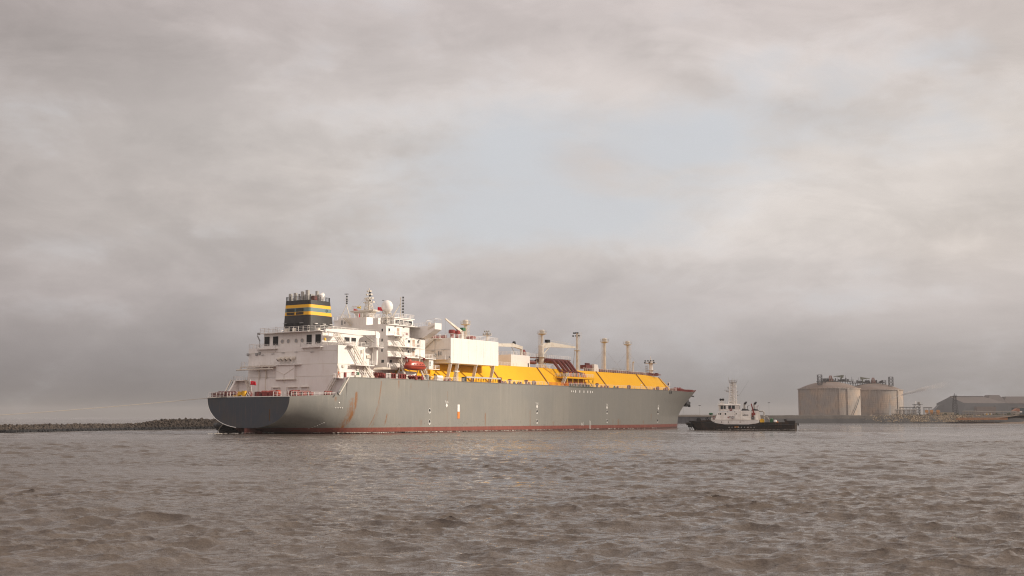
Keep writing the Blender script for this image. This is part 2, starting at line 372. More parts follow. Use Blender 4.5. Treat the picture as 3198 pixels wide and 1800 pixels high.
# transom plate (painted darker) and decks
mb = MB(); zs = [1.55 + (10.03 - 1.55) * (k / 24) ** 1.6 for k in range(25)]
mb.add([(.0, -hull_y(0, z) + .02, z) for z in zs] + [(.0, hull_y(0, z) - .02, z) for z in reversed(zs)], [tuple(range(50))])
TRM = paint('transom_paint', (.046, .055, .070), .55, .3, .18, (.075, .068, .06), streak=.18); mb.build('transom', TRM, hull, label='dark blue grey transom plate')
mb = MB().box(-.12, .1, -15.4, 15.5, 9.92, 10.12); mb.path([(-.05, hull_y(0, z) + .02, z) for z in zs[2:]], .09, 4); mb.build('transom_edge', MARKW, hull)
xs = list(np.linspace(.15, 15.7, 14))
MB().add([(x, -hull_y(x, 10) + .05, 9.96) for x in xs] + [(x, hull_y(x, 10) - .05, 9.96) for x in reversed(xs)], [tuple(range(28))]).build('mooring_deck', DECKM, SHIP)
xs = list(np.linspace(15.8, 215, 30)) + list(np.linspace(218, 288.6, 36))
dk = MB(); rows = []
for x in xs:
    z = ztop(x) - .07; h = hull_y(x, z) - .05; rows.append([(x, -h, z), (x, 0, z + .12), (x, h, z)])
dk.grid(rows).build('main_deck', DECKM, SHIP)
# sheer strake lip, knuckle edge, boot line, belting
mb = MB(); pts = [(x, -hull_y(x, ztop(x)) - .03, ztop(x) + .02) for x in [15.5] + list(range(20, 280, 8)) + [284, 287.5]]; mb.path(pts, .10, 5); mb.path([(x, -y, z) for x, y, z in pts], .10, 5)
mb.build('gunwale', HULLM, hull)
for s_ in (-1, 1): MB().bar((12.1, s_ * 22.1, 10.6), (15.5, s_ * 22.6, 15.4), .35, .25).build('bulwark_edge', CREAM, hull)
MB().box(-.05, -.02, -8.5, -8.2, 3.5, 6.6).build('rust_streak', paint('rust_stain', (.10, .05, .02), .8, .4), hull)
mb = MB().box(-.5, 7.0, -.45, .45, -2.5, 1.50); mb.build('rudder', paint('antifouling', (.14, .04, .03), .6, .3, .5), SHIP)
MB().add([(15.55, -21.8, 9.97), (15.55, 21.8, 9.97), (15.55, 22.2, 15.28), (15.55, -22.2, 15.28)], [(0, 1, 2, 3)]).build('deck_bulkhead', WHITE, SHIP)
# ---- hull marks
def hmark(name, mat, x, z, poly, d=.03):
    y = -hull_y(x, z); MB().prism([(x + a, z + b) for a, b in poly], 'y', y - d, y - d - .05).build(name, mat, hull)
for x in (59.8, 111.3, 160.35, 205.6):
    hmark('arrow_mark', MARKW, x, 8.2, [(-.34, .35), (.34, .35), (.34, -.1), (.62, -.1), (0, -.85), (-.62, -.1), (-.34, -.1)])
    t = text_obj('TUG', .95, 'lettering', MARKW, hull, (x, -hull_y(x, 8.9) - .04, 9.05), (pi / 2, 0, 0), sx=.9)
for x in (51.3, 111.3, 160.35, 205.6):
    for z in (6.3, 3.0):
        y = -hull_y(x, z)
        o = MB().prism([(x + .62 * cos(t), z + (.78 if sin(t) > 0 else .7) * sin(t)) for t in np.linspace(0, 2 * pi, 17)[:-1]], 'y', y - .02, y - .05).build('mooring_pocket', MARKW, hull)
        MB().prism([(x + .47 * cos(t), z + .08 + .6 * sin(t)) for t in np.linspace(0, 2 * pi, 17)[:-1]], 'y', y - .055, y - .09).build('opening', DARK, o)
        MB().box(x - .14, x + .14, y - .10, y - .13, z - .5, z - .12).build('bitt', MARKW, o)
hmark('white_stripe', MARKW, 65.95, 7.2, [(-.55, -1.0), (.55, -1.0), (.55, 1.15), (-.55, 1.15)]); hmark('orange_stripe', MARKO, 65.95, 5.1, [(-.55, -1.0), (.55, -1.0), (.55, 1.05), (-.55, 1.05)], .032)
for k, x in enumerate((134.4, 135.6, 137.2, 140.2, 143.2, 146.0, 148.0, 149.4)):
    hmark('letter_mark', MARKW, x, 13.6, [(-.22, -.42), (.22, -.42), (.26, .42), (-.26, .42)] if 1 < k < 7 else [(-.2, -.3), (.2, -.3), (.2, .3), (-.2, .3)])
MB().box(147.2, 147.35, -23.03, -23.08, .1, 3.3).build('draft_marks', MARKW, hull)
mb = MB()
for k in range(9): mb.box(147.4, 147.85, -23.03, -23.08, .3 + k * .33, .42 + k * .33)
mb.build('draft_numerals', MARKW, hull)
mb = MB(); mb.ring((141.6, -23.04, 2.0), .45, .06, 'y'); mb.box(140.9, 142.3, -23.02, -23.07, 1.96, 2.05); mb.box(142.5, 142.6, -23.02, -23.07, 1.4, 2.8); mb.build('load_line', MARKW, hull)
mb = MB()
for k in range(7):
    z = 3.0 - k * .24; x = 10.8 - k * .3; y = -hull_y(x, z); mb.box(x - .12, x + .12, y - .04, y - .10, z - .07, z + .07)
mb.build('draft_marks', MARKW, hull)
y = -hull_y(13.2, 11.1); mb = MB().ring((13.3, y - .05, 11.1), .55, .14, 'y'); rg = mb.build('fairlead_ring', GREY, hull); MB().lathe([(.42, -.05), (.42, .05)], (0, 0, 0), 12).build('opening', DARK, rg).matrix_local = __import__('mathutils').Matrix.Translation((13.3, y - .06, 11.1)) @ __import__('mathutils').Matrix.Rotation(pi / 2, 4, 'X')
mb = MB()
for k in range(5): x = 12.1 + k * .55; mb.box(x - .13, x + .13, -hull_y(x, 7) - .05, -hull_y(x, 7) - .1, 6.92, 7.12)
mb.box(13.0, 13.4, -hull_y(13, 8.4) - .05, -hull_y(13, 8.4) - .1, 8.3, 8.6); mb.build('port_of_registry_marks', MARKW, hull)
for x in (218.1, 220.2):
    MB().box(x - .35, x + .35, -hull_y(x, 14.8) - .12, -hull_y(x, 14.8) + .05, 14.2, 15.25).build('fairlead', BLACK, hull)
# ---- anchor in its bolster under the flare
mb = MB(); mb.loft([[(x0, y0 + u * s, z0 + v * s) for u, v in ((-1.6, -.5), (-.6, -1.5), (1.2, -1.3), (1.6, .9), (0, 1.7), (-1.4, 1.2))] for x0, y0, z0, s in ((277.5, .8, 11.0, 1.1), (281.5, 1.6, 10.9, 1.05), (285.6, 2.4, 10.8, .75))]); recalc(mb.build('anchor_bolster', BLACK, SHIP))
mb = MB(); mb.bar((286.2, 2.5, 13.6), (287.0, 2.6, 9.6), .5, .55); mb.bar((285.6, 1.5, 9.7), (288.2, 3.6, 9.9), 1.0, 1.0, .6, .6); mb.bar((285.6, 1.5, 9.7), (285.8, 1.2, 11.6), .6, .6, .25, .25); mb.bar((288.2, 3.6, 9.9), (288.6, 3.9, 11.8), .6, .6, .25, .25); mb.build('anchor', BLACK, SHIP)
# ================================================================== stern house
ch = [(16.9, -17.2), (16.0, -11), (16.0, 11), (16.9, 17.2), (32, 17.2), (32, -17.2)]
CAS = MB().prism(ch, 'z', 9.97, 24.4).build('engine_casing', WHITE, SHIP)
mb = MB()
for z in (13.0, 15.9, 19.3, 22.9):
    for (a, b), (c_, d_) in zip(ch[:3], ch[1:4]): mb.bar((a - .03, b, z), (c_ - .03, d_, z), .05, .09)
mb.bar((16.85, -17.22, 10), (16.85, -17.22, 24.4), .14); mb.build('wall_seams', CREAM, CAS)
UP = MB().prism([(17.0, -11.2), (17.0, 11.2), (32, 11.2), (32, -11.2)], 'z', 24.42, 28.38).build('upper_casing', WHITE, SHIP)
MB().prism([(32.02, 24.45), (32.5, 24.45), (32.6, 26.6), (33.1, 27.4), (34.2, 27.75), (38.0, 27.75), (38.0, 28.38), (32.02, 28.38)], 'y', -11.2, -10.9).build('arched_web', WHITE, UP)
mb = MB().box(15.7, 35.2, -11.7, 11.7, 28.4, 28.62); mb.box(14.9, 15.7, -7.7, 5.0, 28.4, 28.62); FD = mb.build('funnel_deck', WHITE, SHIP)
mb = MB(); mb.rail([(35.1, -11.6, 28.62), (15.8, -11.6, 28.62), (15.8, -7.6, 28.62), (15.0, -7.6, 28.62), (15.0, 4.9, 28.62), (15.8, 4.9, 28.62), (15.8, 11.6, 28.62), (35.1, 11.6, 28.62)], 1.35, 1.7, .085); mb.build('railing', WHITE, FD)
mb = MB(); mb.rail([(31.9, -17.1, 24.42), (17.0, -17.1, 24.42), (17.0, -11.3, 24.42)], 1.2, 1.7, .08); mb.rail([(17.0, 11.3, 24.42), (17.0, 17.1, 24.42), (31, 17.1, 24.42)], 1.2, 1.7, .08); mb.build('railing', WHITE, CAS)
# louvre windows + port-holes on the aft face
for y0, y1 in ((8.9, 10.9), (5.5, 7.5), (-7.4, -5.5), (-10.8, -8.8)):
    o = MB().box(16.93, 17.0, y0 - .22, y1 + .22, 24.85, 27.8).build('louvre_window', WHITE, UP)
    MB().box(16.88, 16.92, y0, y1, 25.05, 27.6).build('opening', DARK, o)
    mb = MB()
    for k in range(9): mb.box(16.8, 16.87, y0, y1, 25.15 + k * .28, 25.22 + k * .28)
    mb.build('louvre_slats', BLACK, o)
for y in (3.9, 1.55, -1.45, -3.75):
    o = MB().ring((16.95, y, 26.05), .62, .08, 'x', 18).build('porthole', CREAM, UP)
    MB().prism([(y + .58 * cos(t), 26.05 + .58 * sin(t)) for t in np.linspace(0, 2 * pi, 17)[:-1]], 'x', 16.93, 16.97).build('cover', GREY, o)
def platform(x0, x1, y0, y1, z, name='platform', th=.22, rail=None, par=None, mat=None, h=1.15):
    o = MB().box(x0, x1, y0, y1, z - th, z).build(name, mat or WHITE, par or SHIP)
    if rail: MB().rail(rail, h, 1.5, .075).build('railing', mat or WHITE, o) if not par else MB().rail(rail, h, 1.5, .075).build('railing', WHITE, par)
    return o
platform(15.0, 16.98, 4.7, 12.4, 24.1, 'louvre_platform', .25, [(16.9, 12.3, 24.1), (15.1, 12.3, 24.1), (15.1, 4.8, 24.1), (16.9, 4.8, 24.1)])
platform(15.0, 16.98, -12.4, -4.7, 24.1, 'louvre_platform', .25, [(16.9, -4.8, 24.1), (15.1, -4.8, 24.1), (15.1, -12.3, 24.1), (16.9, -12.3, 24.1)])
for y in (5.5, 12.0, -5.5, -12): MB().bar((15.1, y, 23.9), (16.9, y, 22.4), .12).build('platform_bracket', WHITE, CAS)
# ventilation trunk with four intake pipes
VT = MB().box(15.35, 15.98, -2.5, 4.55, 15.2, 19.15).build('vent_trunk', WHITE, SHIP)
mb = MB(); mb.bar((15.3, 4.3, 17.6), (15.3, 1.4, 16.5), .1); mb.bar((15.3, -2.2, 18.2), (15.3, 1.4, 16.5), .1); mb.bar((15.3, 1.4, 16.5), (15.3, 1.4, 14.0), .1); mb.box(14.9, 15.98, -3.2, 4.7, 15.0, 15.18); mb.build('trunk_ribs', CREAM, VT)
platform(14.9, 15.98, -4.6, 4.6, 19.35, 'intake_platform', .18, [(15.0, 4.5, 19.35), (15.0, -4.5, 19.35)])
for y in (3.4, 1.75, .15, -1.6):
    o = MB().path([(16.0, y - .5, 21.1), (15.5, y - .1, 21.1), (14.9, y + .3, 20.6)], .52, 12).build('intake_pipe', CREAM, SHIP)
    MB().lathe([(.4, 0), (.4, .05)], (0, 0, 0), 12).build('opening', DARK, o).matrix_local = __import__('mathutils').Matrix.Translation((14.89, y + .31, 20.59)) @ Vector((-.6, .4, -.5)).to_track_quat('Z', 'Y').to_matrix().to_4x4()
# port-side beam platform, pipes, louvre and cable gear
mb = MB(); mb.box(14.6, 16.0, 4.7, 17.9, 18.85, 19.05); BP = mb.build('beam_platform', WHITE, SHIP)
mb = MB(); mb.tube((14.4, 19.4, 18.1), (14.4, 4.8, 18.2), .2); mb.bar((14.5, 18.0, 18.9), (14.5, 4.8, 18.95), .3)
for y in (17.2, 14.4, 11.6, 8.8, 6.0): mb.bar((14.45, y, 18.9), (14.4, y + 1.1, 18.1), .22)
mb.build('truss', CREAM, BP); MB().rail([(15.9, 17.8, 19.05), (14.7, 17.8, 19.05), (14.7, 4.7, 19.05)], 1.2, 1.5, .075).build('railing', WHITE, BP)
for y in (11.5, 8.8): MB().path([(15.6, y + .8, 18.1), (15.6, y, 17.7), (15.6, y, 10.2)], .2, 8).build('drain_pipe', CREAM, SHIP)
MB().box(16.72, 16.78, 14.0, 15.6, 20.0, 21.8).build('louvre_window', paint('tan_louvre', (.42, .30, .18), .6, .2), CAS)
for y, z in ((16.6, 22.6), (13.2, 22.6), (11.9, 22.8)): MB().lathe([(.3, 0), (.42, .15), (.42, .7), (.3, .8)], (16.1, y, z - .4), 10).build('floodlight', GREY, CAS)
mb = MB(); mb.rail([(17.0, 17.3, 24.4), (17.0, 11.4, 24.4)], 1.2, 1.5, .07); 
MB().bar((16.3, 12.2, 24.1), (16.3, 12.2, 26.5), .15).bar((16.3, 12.2, 26.5), (16.0, 12.9, 28.0), .3).box(15.8, 16.5, 12.2, 12.8, 28.2, 28.8).build('cable_reel_post', GREY, SHIP)
# six round fairings low on the aft wall
for y in (5.2, 3.4, -.5, -1.9, -5.4, -6.9):
    o = MB().ring((15.75, y, 14.15), .6, .1, 'x', 16).build('hose_reel', GREY, SHIP)
    MB().bar((15.7, y - .55, 14.15), (15.7, y + .55, 14.15), .07).bar((15.7, y, 13.6), (15.7, y, 14.7), .07).build('spokes', CREAM, o)
for y0, y1 in ((3.0, 6.0), (-3.6, 0), (-8.0, -5.0)): mb = MB().box(14.9, 15.9, y0, y1, 12.8, 12.95); mb.bar((15.0, y0, 10), (15.0, y0, 12.8), .12); mb.bar((15.0, y1, 10), (15.0, y1, 12.8), .12); mb.build('stowage_shelf', CREAM, SHIP)
for y, z in ((11, 22.3), (7, 22.5), (3, 22.7), (-2, 22.8), (-8, 22.6), (12, 12.2), (8, 12.4), (-3, 12.5), (-9, 12.4), (-12, 12.4), (-15, 12.3)): MB().bar((15.8, y, z), (15.8, y - 1.1, z + .05), .14).build('light_fitting', GREY, CAS)
# corner platforms and stairs at the sides of the mooring deck
platform(13.6, 15.6, 15.9, 19.9, 15.15, 'corner_platform', .2, [(15.5, 19.8, 15.15), (13.7, 19.8, 15.15), (13.7, 16.0, 15.15)])
MB().stair((14.0, 13.2, 10), (14.4, 15.9, 15.1), (.9, 0, 0), 12).build('stairway', CREAM, SHIP)
MB().loft([[(15.5, 21.9, 10), (15.5, 19.5, 10), (15.5, 19.6, 15.1), (15.5, 20.6, 15.1)], [(11.6, 21.3, 10), (11.6, 20.4, 10), (14.6, 19.7, 15.1), (14.6, 20.4, 15.1)]]).build('side_bulwark', WHITE, SHIP)
platform(13.6, 15.6, -20.6, -18.0, 15.25, 'corner_platform', .2, [(15.5, -18.1, 15.25), (13.7, -18.1, 15.25), (13.7, -20.5, 15.25)])
MB().stair((14.0, -15.0, 10), (14.3, -18.4, 15.1), (1.0, 0, 0), 13).build('stairway', CREAM, SHIP)
MB().bar((16.7, -17.3, 19.0), (15.9, -18.6, 17.4), .3).bar((15.9, -18.6, 17.4), (15.8, -19.2, 15.3), .3).build('corner_bracket', CREAM, SHIP)
# ================================================================== casing starboard side
o = platform(22.2, 30.2, -19.3, -17.22, 19.15, 'side_platform', .25, [(22.3, -19.2, 19.15), (30.1, -19.2, 19.15)])
MB().stair((26.2, -18.9, 19.2), (21.8, -18.9, 24.3), (0, .9, 0), 15).build('stairway', CREAM, SHIP)
MB().stair((30.2, -19.0, 15.4), (26.4, -19.0, 19.1), (0, .9, 0), 12).build('stairway', CREAM, SHIP)
mb = MB(); mb.box(20.6, 23.2, -18.9, -17.22, 24.16, 24.38); mb.build('stair_landing', WHITE, SHIP)
for x, z, w, h in ((26.6, 22.6, .9, .8), (29.0, 21.2, .8, .8), (29.9, 21.2, .7, .9), (18.6, 18.2, .8, .7), (21.4, 18.0, .9, .8), (24.6, 17.6, .9, .9), (27.6, 17.7, .7, .9), (29.2, 17.7, .7, .9)): MB().box(x, x + w, -17.23, -17.5, z, z + h).build('cable_box', CREAM, CAS)
mb = MB()
for x in (23.8, 27.8, 28.9): mb.bar((x, -17.25, 15.4), (x, -17.25, 23.8), .07)
mb.bar((17.2, -17.25, 16.9), (31.5, -17.25, 16.9), .07); mb.bar((17.2, -17.25, 19.2), (22, -17.25, 19.2), .09); mb.build('wall_pipes', CREAM, CAS)
for x, m_ in ((22.8, RED), (24.8, GREEN)): MB().box(x, x + .9, -17.24, -17.55, 16.3, 17.1).build('fire_box', m_, CAS)
MB().box(19.6, 20.2, -17.24, -17.6, 15.5, 16.9).build('fire_box', RED, CAS)
# openings and small balcony on the upper casing side
for x0, x1 in ((26.4, 28.6), (29.4, 31.4)):
    o = MB().box(x0, x1, -11.22, -11.26, 26.0, 27.3).build('louvre_window', DARK, UP); MB().rail([(x0 - .2, -11.9, 24.6), (x1 + .2, -11.9, 24.6)], 1.3, .5, .07).build('guard_rail', WHITE, o)
platform(17.2, 21.4, -13.4, -11.22, 27.2, 'balcony', .2, [(21.3, -13.3, 27.2), (17.3, -13.3, 27.2), (17.3, -11.3, 27.2)])
MB().stair((26.3, -12.4, 24.5), (22.3, -12.4, 28.3), (0, .9, 0), 12).build('stairway', CREAM, SHIP)
# provision crane, boom stowed aft
CR = MB().path([(31.2, -15.5, 15.6), (31.6, -16.6, 18.2), (31.8, -18.3, 19.6), (31.8, -18.4, 21), (31.8, -18.4, 24.2)], [.62, .62, .62, .62, .62], 14).build('crane_column', WHITE, SHIP)
mb = MB().lathe([(2.3, 0), (2.3, .2)], (31.8, -18.3, 24.25), 16); mb.rail([(31.8 + 2.25 * cos(t), -18.3 + 2.25 * sin(t), 24.45) for t in np.linspace(-2.9, 1.2, 9)], 1.15, 1.5, .07); mb.build('crane_platform', WHITE, CR)
mb = MB().lathe([(.95, 0), (.95, 2.6), (.7, 2.7)], (31.8, -18.3, 24.45), 16); mb.loft([[(31.0, -19.0, 27.1), (31.0, -17.6, 27.1), (31.0, -17.6, 29.0), (31.0, -19.0, 29.0)], [(33.0, -18.9, 27.1), (33.0, -17.7, 27.1), (33.0, -17.7, 28.5), (33.0, -18.9, 28.5)]]); mb.build('crane_head', WHITE, CR)
mb = MB().loft([[(x, -18.3 - w, z0), (x, -18.3 + w, z0), (x, -18.3 + w, z1), (x, -18.3 - w, z1)] for x, w, z0, z1 in ((32.4, .55, 27.9, 28.9), (24.0, .55, 27.4, 28.9), (10.2, .35, 27.75, 28.45))]); mb.build('crane_boom', WHITE, CR)
mb = MB(); mb.tube((31.5, -18.3, 25.6), (26.5, -18.3, 27.6), .18); mb.tube((10.5, -18.3, 28.8), (31.5, -18.3, 29.4), .05); mb.build('boom_ram', STEEL, CR)
MB().lathe([(.45, 0), (.5, .5), (.3, .9)], (10.4, -18.3, 27.4), 10).build('boom_sheave', WHITE, CR)
MB().tube((10.3, -18.3, 25.9), (10.3, -18.3, 27.8), .05).box(10.0, 10.6, -18.5, -18.1, 25.2, 25.9).build('hook_block', YELLOW2, CR)
# ================================================================== funnel
def rrect(x0, x1, h, r, z, n=5):
    pts = []
    for cx, cy, a0 in ((x1 - r, h - r, 0), (x0 + r, h - r, 90), (x0 + r, -h + r, 180), (x1 - r, -h + r, 270)):
        for k in range(n): t = RAD(a0 + 90 * k / (n - 1)); pts.append((cx + r * cos(t), cy + r * sin(t), z))
    return pts
def funnel_mat():
    mt = bpy.data.materials.new('funnel_paint'); mt.use_nodes = True; N = NT(mt.node_tree); b = N.n['Principled BSDF']
    O = N.new('ShaderNodeTexCoord').outputs['Object']; Z = N.xyz(O)[2]; n = N.noise(O, .5, 4)
    k = N.mix(N.ss(n, .4, .7), (.020, .018, .018), (.030, .026, .024)); yl = (.80, .42, .02); tl = (.13, .20, .20)
    def band(c, lo, hi, col): return N.mix(N.m('MULTIPLY', N.m('GREATER_THAN', Z, lo), N.m('LESS_THAN', Z, hi)), c, col)
    c = band(k, 33.5, 34.45, yl); c = band(c, 34.45, 35.6, tl); c = band(c, 35.6, 36.5, yl)
    N.put(b.inputs['Base Color'], c); b.inputs['Roughness'].default_value = .42; b.inputs['Specular IOR Level'].default_value = .35; return mt
FU = MB().loft([rrect(18.0, 29.1, 5.25, 1.1, 28.64), rrect(18.5, 27.8, 4.85, 1.0, 37.8)]).build('funnel', funnel_mat(), SHIP, smooth=True)
MB().rail([(p[0], p[1], 37.8) for p in rrect(18.6, 27.7, 4.75, .9, 0)] + [(27.7, 3.8, 37.8)], 1.1, 1.3, .075).build('railing', BLACK, FU)
for (y0, y1) in ((.65, 3.7), (-2.8, .1)):
    for (z0, z1, m_) in ((34.5, 35.5, BLACK), (33.6, 34.35, BLACK)):
        mb = MB()
        for k in range(3): zc = z0 + (z1 - z0) * (k + .5) / 3; mb.box(18.2, 18.26, y0, y1, zc - .1, zc + .1)
        mb.build('louvre', m_, FU)
    mb = MB()
    for k in range(3): mb.box(17.98, 18.06, y0, y1, 30.2 + k * .4, 30.42 + k * .4)
    mb.build('louvre', DARK, FU)
MB().ring((25.6, -5.02, 35.0), .33, .07, 'y').build('emblem', BLACK, FU)
for x in (20.6, 24.0, 27.0): MB().box(x - .55, x + .55, -5.15, -5.75, 31.0, 31.15).build('lamp_bracket', WHITE, FU)
for y in (3.9, -2.5): MB().box(17.6, 18.1, y - .55, y + .55, 31.1, 31.25).build('lamp_bracket', GREY, FU)
for x, y, zt, r in ((20.0, 3.9, 39.95, .57), (20.0, 2.0, 40.1, .55), (20.0, .55, 39.75, .28), (20.4, -.35, 40.45, .52), (20.5, -2.2, 40.75, .60), (25.0, -1.7, 40.9, .48)):
    o = MB().lathe([(r, 37.8), (r, zt)], (x, y, 0), 16).build('exhaust_pipe', STEEL, FU, smooth=True); MB().lathe([(r * .85, zt), (r * .85, zt + .03)], (x, y, 0), 14).build('opening', BLACK, o)
MB().path([(25.4, -3.1, 37.8), (25.4, -3.1, 39.6), (26.0, -3.3, 39.9)], [.85, .85, .7], 14).build('exhaust_silencer', WHITE, FU)
MB().box(22.6, 24.2, -1.6, 1.4, 37.8, 39.9).build('exhaust_housing', GREY, FU)
MB().box(22.0, 23.4, -3.3, -2.2, 37.8, 39.3).build('valve_gear', DKRED, FU)
for x, y in ((16.6, 2.0), (16.6, -1.0), (19.5, -7.5), (24, -8.5), (28, -8.2)): MB().box(x, x + .8, y, y + .8, 28.64, 29.7).build('deck_locker', CREAM, FD)
mb = MB(); MB().lathe([(.4, 0), (.4, 1.1)], (22.2, -9.2, 28.64), 10).build('fire_station', RED, FD)
# ================================================================== accommodation block
AB = MB().prism([(38.0, -17.6), (56.0, -17.6), (56.0, 17.6), (38.0, 17.6)], 'z', 18.9, 28.05).build('accommodation_block', WHITE, SHIP)
MB().box(32.02, 45.6, -14.4, 14.4, 15.36, 18.88).build('lower_house', WHITE, AB)
UH = MB().prism([(38.0, -17.0), (49.0, -17.0), (49.0, -14.0), (57.4, -14.0), (57.4, 17), (38.0, 17.0)], 'z', 28.07, 31.4).build('upper_house', WHITE, SHIP)
MB().path([(33.6, -15.6, 18.2), (36.5, -17.0, 18.5), (42.0, -17.9, 18.6)], .42, 8).build('curved_pipe', CREAM, AB)
def win(x, y, z, w, h, face, par, m=None):
    if face == 'x':
        o = MB().box(x - .05, x, y - w / 2 - .12, y + w / 2 + .12, z - h / 2 - .12, z + h / 2 + .12).build('window', WHITE, par); MB().box(x - .08, x - .055, y - w / 2, y + w / 2, z - h / 2, z + h / 2).build('pane', m or GLASS, o)
    else:
        o = MB().box(x - w / 2 - .12, x + w / 2 + .12, y - .05, y, z - h / 2 - .12, z + h / 2 + .12).build('window', WHITE, par); MB().box(x - w / 2, x + w / 2, y - .08, y - .055, z - h / 2, z + h / 2).build('pane', m or GLASS, o)
win(38, -15.6, 29.8, .5, .8, 'x', UH); win(38, -15.6, 26.9, .5, .8, 'x', AB); win(38, -15.6, 23.9, .5, .8, 'x', AB); win(38, -15.9, 20.7, 1.0, .85, 'x', AB); win(38, -9.4, 26.4, .5, .8, 'x', AB)
for x, z, w, p in ((39.4, 29.9, .7, UH), (48.06, 26.9, 1.0, AB), (52.4, 26.85, .6, AB), (44.7, 23.9, .6, AB), (47.7, 23.9, .6, AB), (39.5, 20.7, 1.1, AB)): win(x, -17.6 if p is AB else -17.0, z, w, .85, 'y', p)
for x, z, p in ((43.6, 29.7, UH), (50.3, 26.6, AB), (50.3, 23.6, AB)):
    y = -17.6 if p is AB else -17.0; MB().box(x - .55, x + .55, y - .04, y - .01, z - 1.0, z + .95).build('door', paint('tan_door', (.42, .30, .22), .6, .1), p)
# side galleries with stairs
for z, x1, y1 in ((28.25, 44.8, -20.0), (25.2, 51.6, -20.0), (22.1, 57.5, -20.6)):
    platform(38.1, x1, y1, -17.05 if z > 28 else -17.62, z, 'side_gallery', .24, [(38.2, -17.7, z), (38.2, y1 + .1, z), (x1 - .1, y1 + .1, z), (x1 - .1, -17.8, z)])
for z in (28.25, 25.2, 22.1): MB().stair((43.6, -19.6, z - 2.9), (40.2, -19.6, z), (0, .85, 0), 11).build('stairway', CREAM, SHIP)
for x in (46, 49): MB().lathe([(.35, 0), (.35, .8), (.2, .9)], (x, -18.6, 24.1), 10).build('searchlight', GREY, SHIP)
for x, z in ((52.2, 25.2), (51.4, 22.1), (46.2, 28.4)): MB().box(x, x + .6, -17.75, -18.1, z + .3, z + 1.0).build('fire_box', RED if z > 28 else GREY, SHIP)
MB().box(38.1, 57.4, -17.6, 17.6, 31.42, 31.62).build('bridge_deck', WHITE, UH)
# bridge wings
for s in (-1, 1):
    poly = [(s * 14.0, 28.2), (s * 18.7, 28.3), (s * 21.2, 29.6), (s * 23.0, 30.75), (s * 23.0, 32.65), (s * 21.6, 32.6), (s * 20.6, 31.9), (s * 14.0, 31.6)]
    o = MB().prism(poly, 'x', 53.6, 57.0).build('bridge_wing', WHITE, SHIP); recalc(o)
    mb = MB().rail([(53.7, s * 14, 31.65), (53.7, s * 20.6, 32.0)], 1.0, 1.1, .07); mb.rail([(53.7, s * 22.9, 32.65), (56.9, s * 22.9, 32.65), (56.9, s * 19.5, 32.2), (53.7, s * 19.8, 32.2), (53.7, s * 22.9, 32.65)], 1.3, 3, .09, 1); mb.build('railing', WHITE, o)
    MB().lathe([(.5, 0), (.55, .8), (.3, 1.1)], (54.4, s * 20.4, 31.9), 10).build('wing_console', CREAM, o)
    MB().prism([(s * 20.4, 30.5), (s * 22.9, 31.5), (s * 22.9, 32.0), (s * 20.4, 31.3)], 'x', 53.5, 53.58).build('wing_plate', CREAM, o)
# wheelhouse
WH = MB().box(48.0, 57.2, -12.0, 12.0, 31.64, 34.2).build('wheelhouse', WHITE, SHIP)
MB().box(47.7, 57.5, -12.3, 12.3, 34.22, 34.5).build('roof', WHITE, WH)
for x0 in (48.5, 50.6, 52.7, 54.8): MB().box(x0, x0 + 1.75, -12.08, -12.02, 32.55, 33.75).build('bridge_window', GLASS, WH)
for y0 in (-11.6, -9.7, -7.8, -5.9): MB().box(47.92, 47.98, y0, y0 + 1.55, 32.4, 33.6).build('bridge_window', GLASS, WH)
mb = MB().rail([(38.3, -12.1, 31.62), (38.3, -16.9, 31.62), (48.9, -16.9, 31.62), (48.9, -14, 31.62), (53.5, -14, 31.62)], 1.15, 1.4, .075); mb.rail([(47.8, 12.2, 34.5), (47.8, -12.2, 34.5), (57.4, -12.2, 34.5), (57.4, 12.2, 34.5)], 1.15, 1.8, .075); mb.build('railing', WHITE, WH)
mb = MB()
for k in range(26):
    x = random.uniform(48.3, 56.5); mb.box(x, x + random.uniform(.2, .7), -12.9 - random.random() * .6, -13.6, 31.64, 31.9 + random.random() * .9)
mb.build('bridge_deck_gear', GREY, WH)
# aft navigation house and its ducts
NH = MB().box(38.6, 45.2, -9.0, 1.9, 31.64, 34.05).build('exhaust_house', WHITE, SHIP)
MB().box(38.05, 39.1, -13.9, -11.9, 28.5, 33.5).build('air_duct', WHITE, SHIP)
mb = MB(); mb.rail([(38.7, 1.8, 34.05), (38.7, -8.9, 34.05), (45.1, -8.9, 34.05)], 1.15, 1.5, .075); mb.rail([(45.2, -8.9, 34.05), (48, -6, 34.5)], 1.15, 1.5, .06); mb.build('railing', WHITE, NH)
MB().stair((38.2, -3.8, 31.64), (38.2, -1.0, 34.0), (-.7, 0, 0), 9).build('stairway', CREAM, SHIP)
mb = MB(); mb.box(38.5, 38.58, .2, .8, 32.0, 33.4); mb.box(38.5, 38.58, -.9, -.4, 32.3, 33); mb.build('wall_fittings', GREY, NH)
# ---- masts
def lattice(mb, base, top, w0, w1, n, th=.08):
    b = Vector(base); t = Vector(top); cs = [(-1, -1), (1, -1), (1, 1), (-1, 1)]; prev = None
    for k in range(n + 1):
        f = k / n; w = w0 + (w1 - w0) * f; c = b.lerp(t, f); cur = [c + Vector((a * w / 2, d * w / 2, 0)) for a, d in cs]
        for i in range(4): mb.bar(cur[i], cur[(i + 1) % 4], th * .8)
        if prev:
            for i in range(4): mb.bar(prev[i], cur[i], th); mb.bar(prev[i], cur[(i + 1) % 4], th * .7)
        prev = cur
    return mb
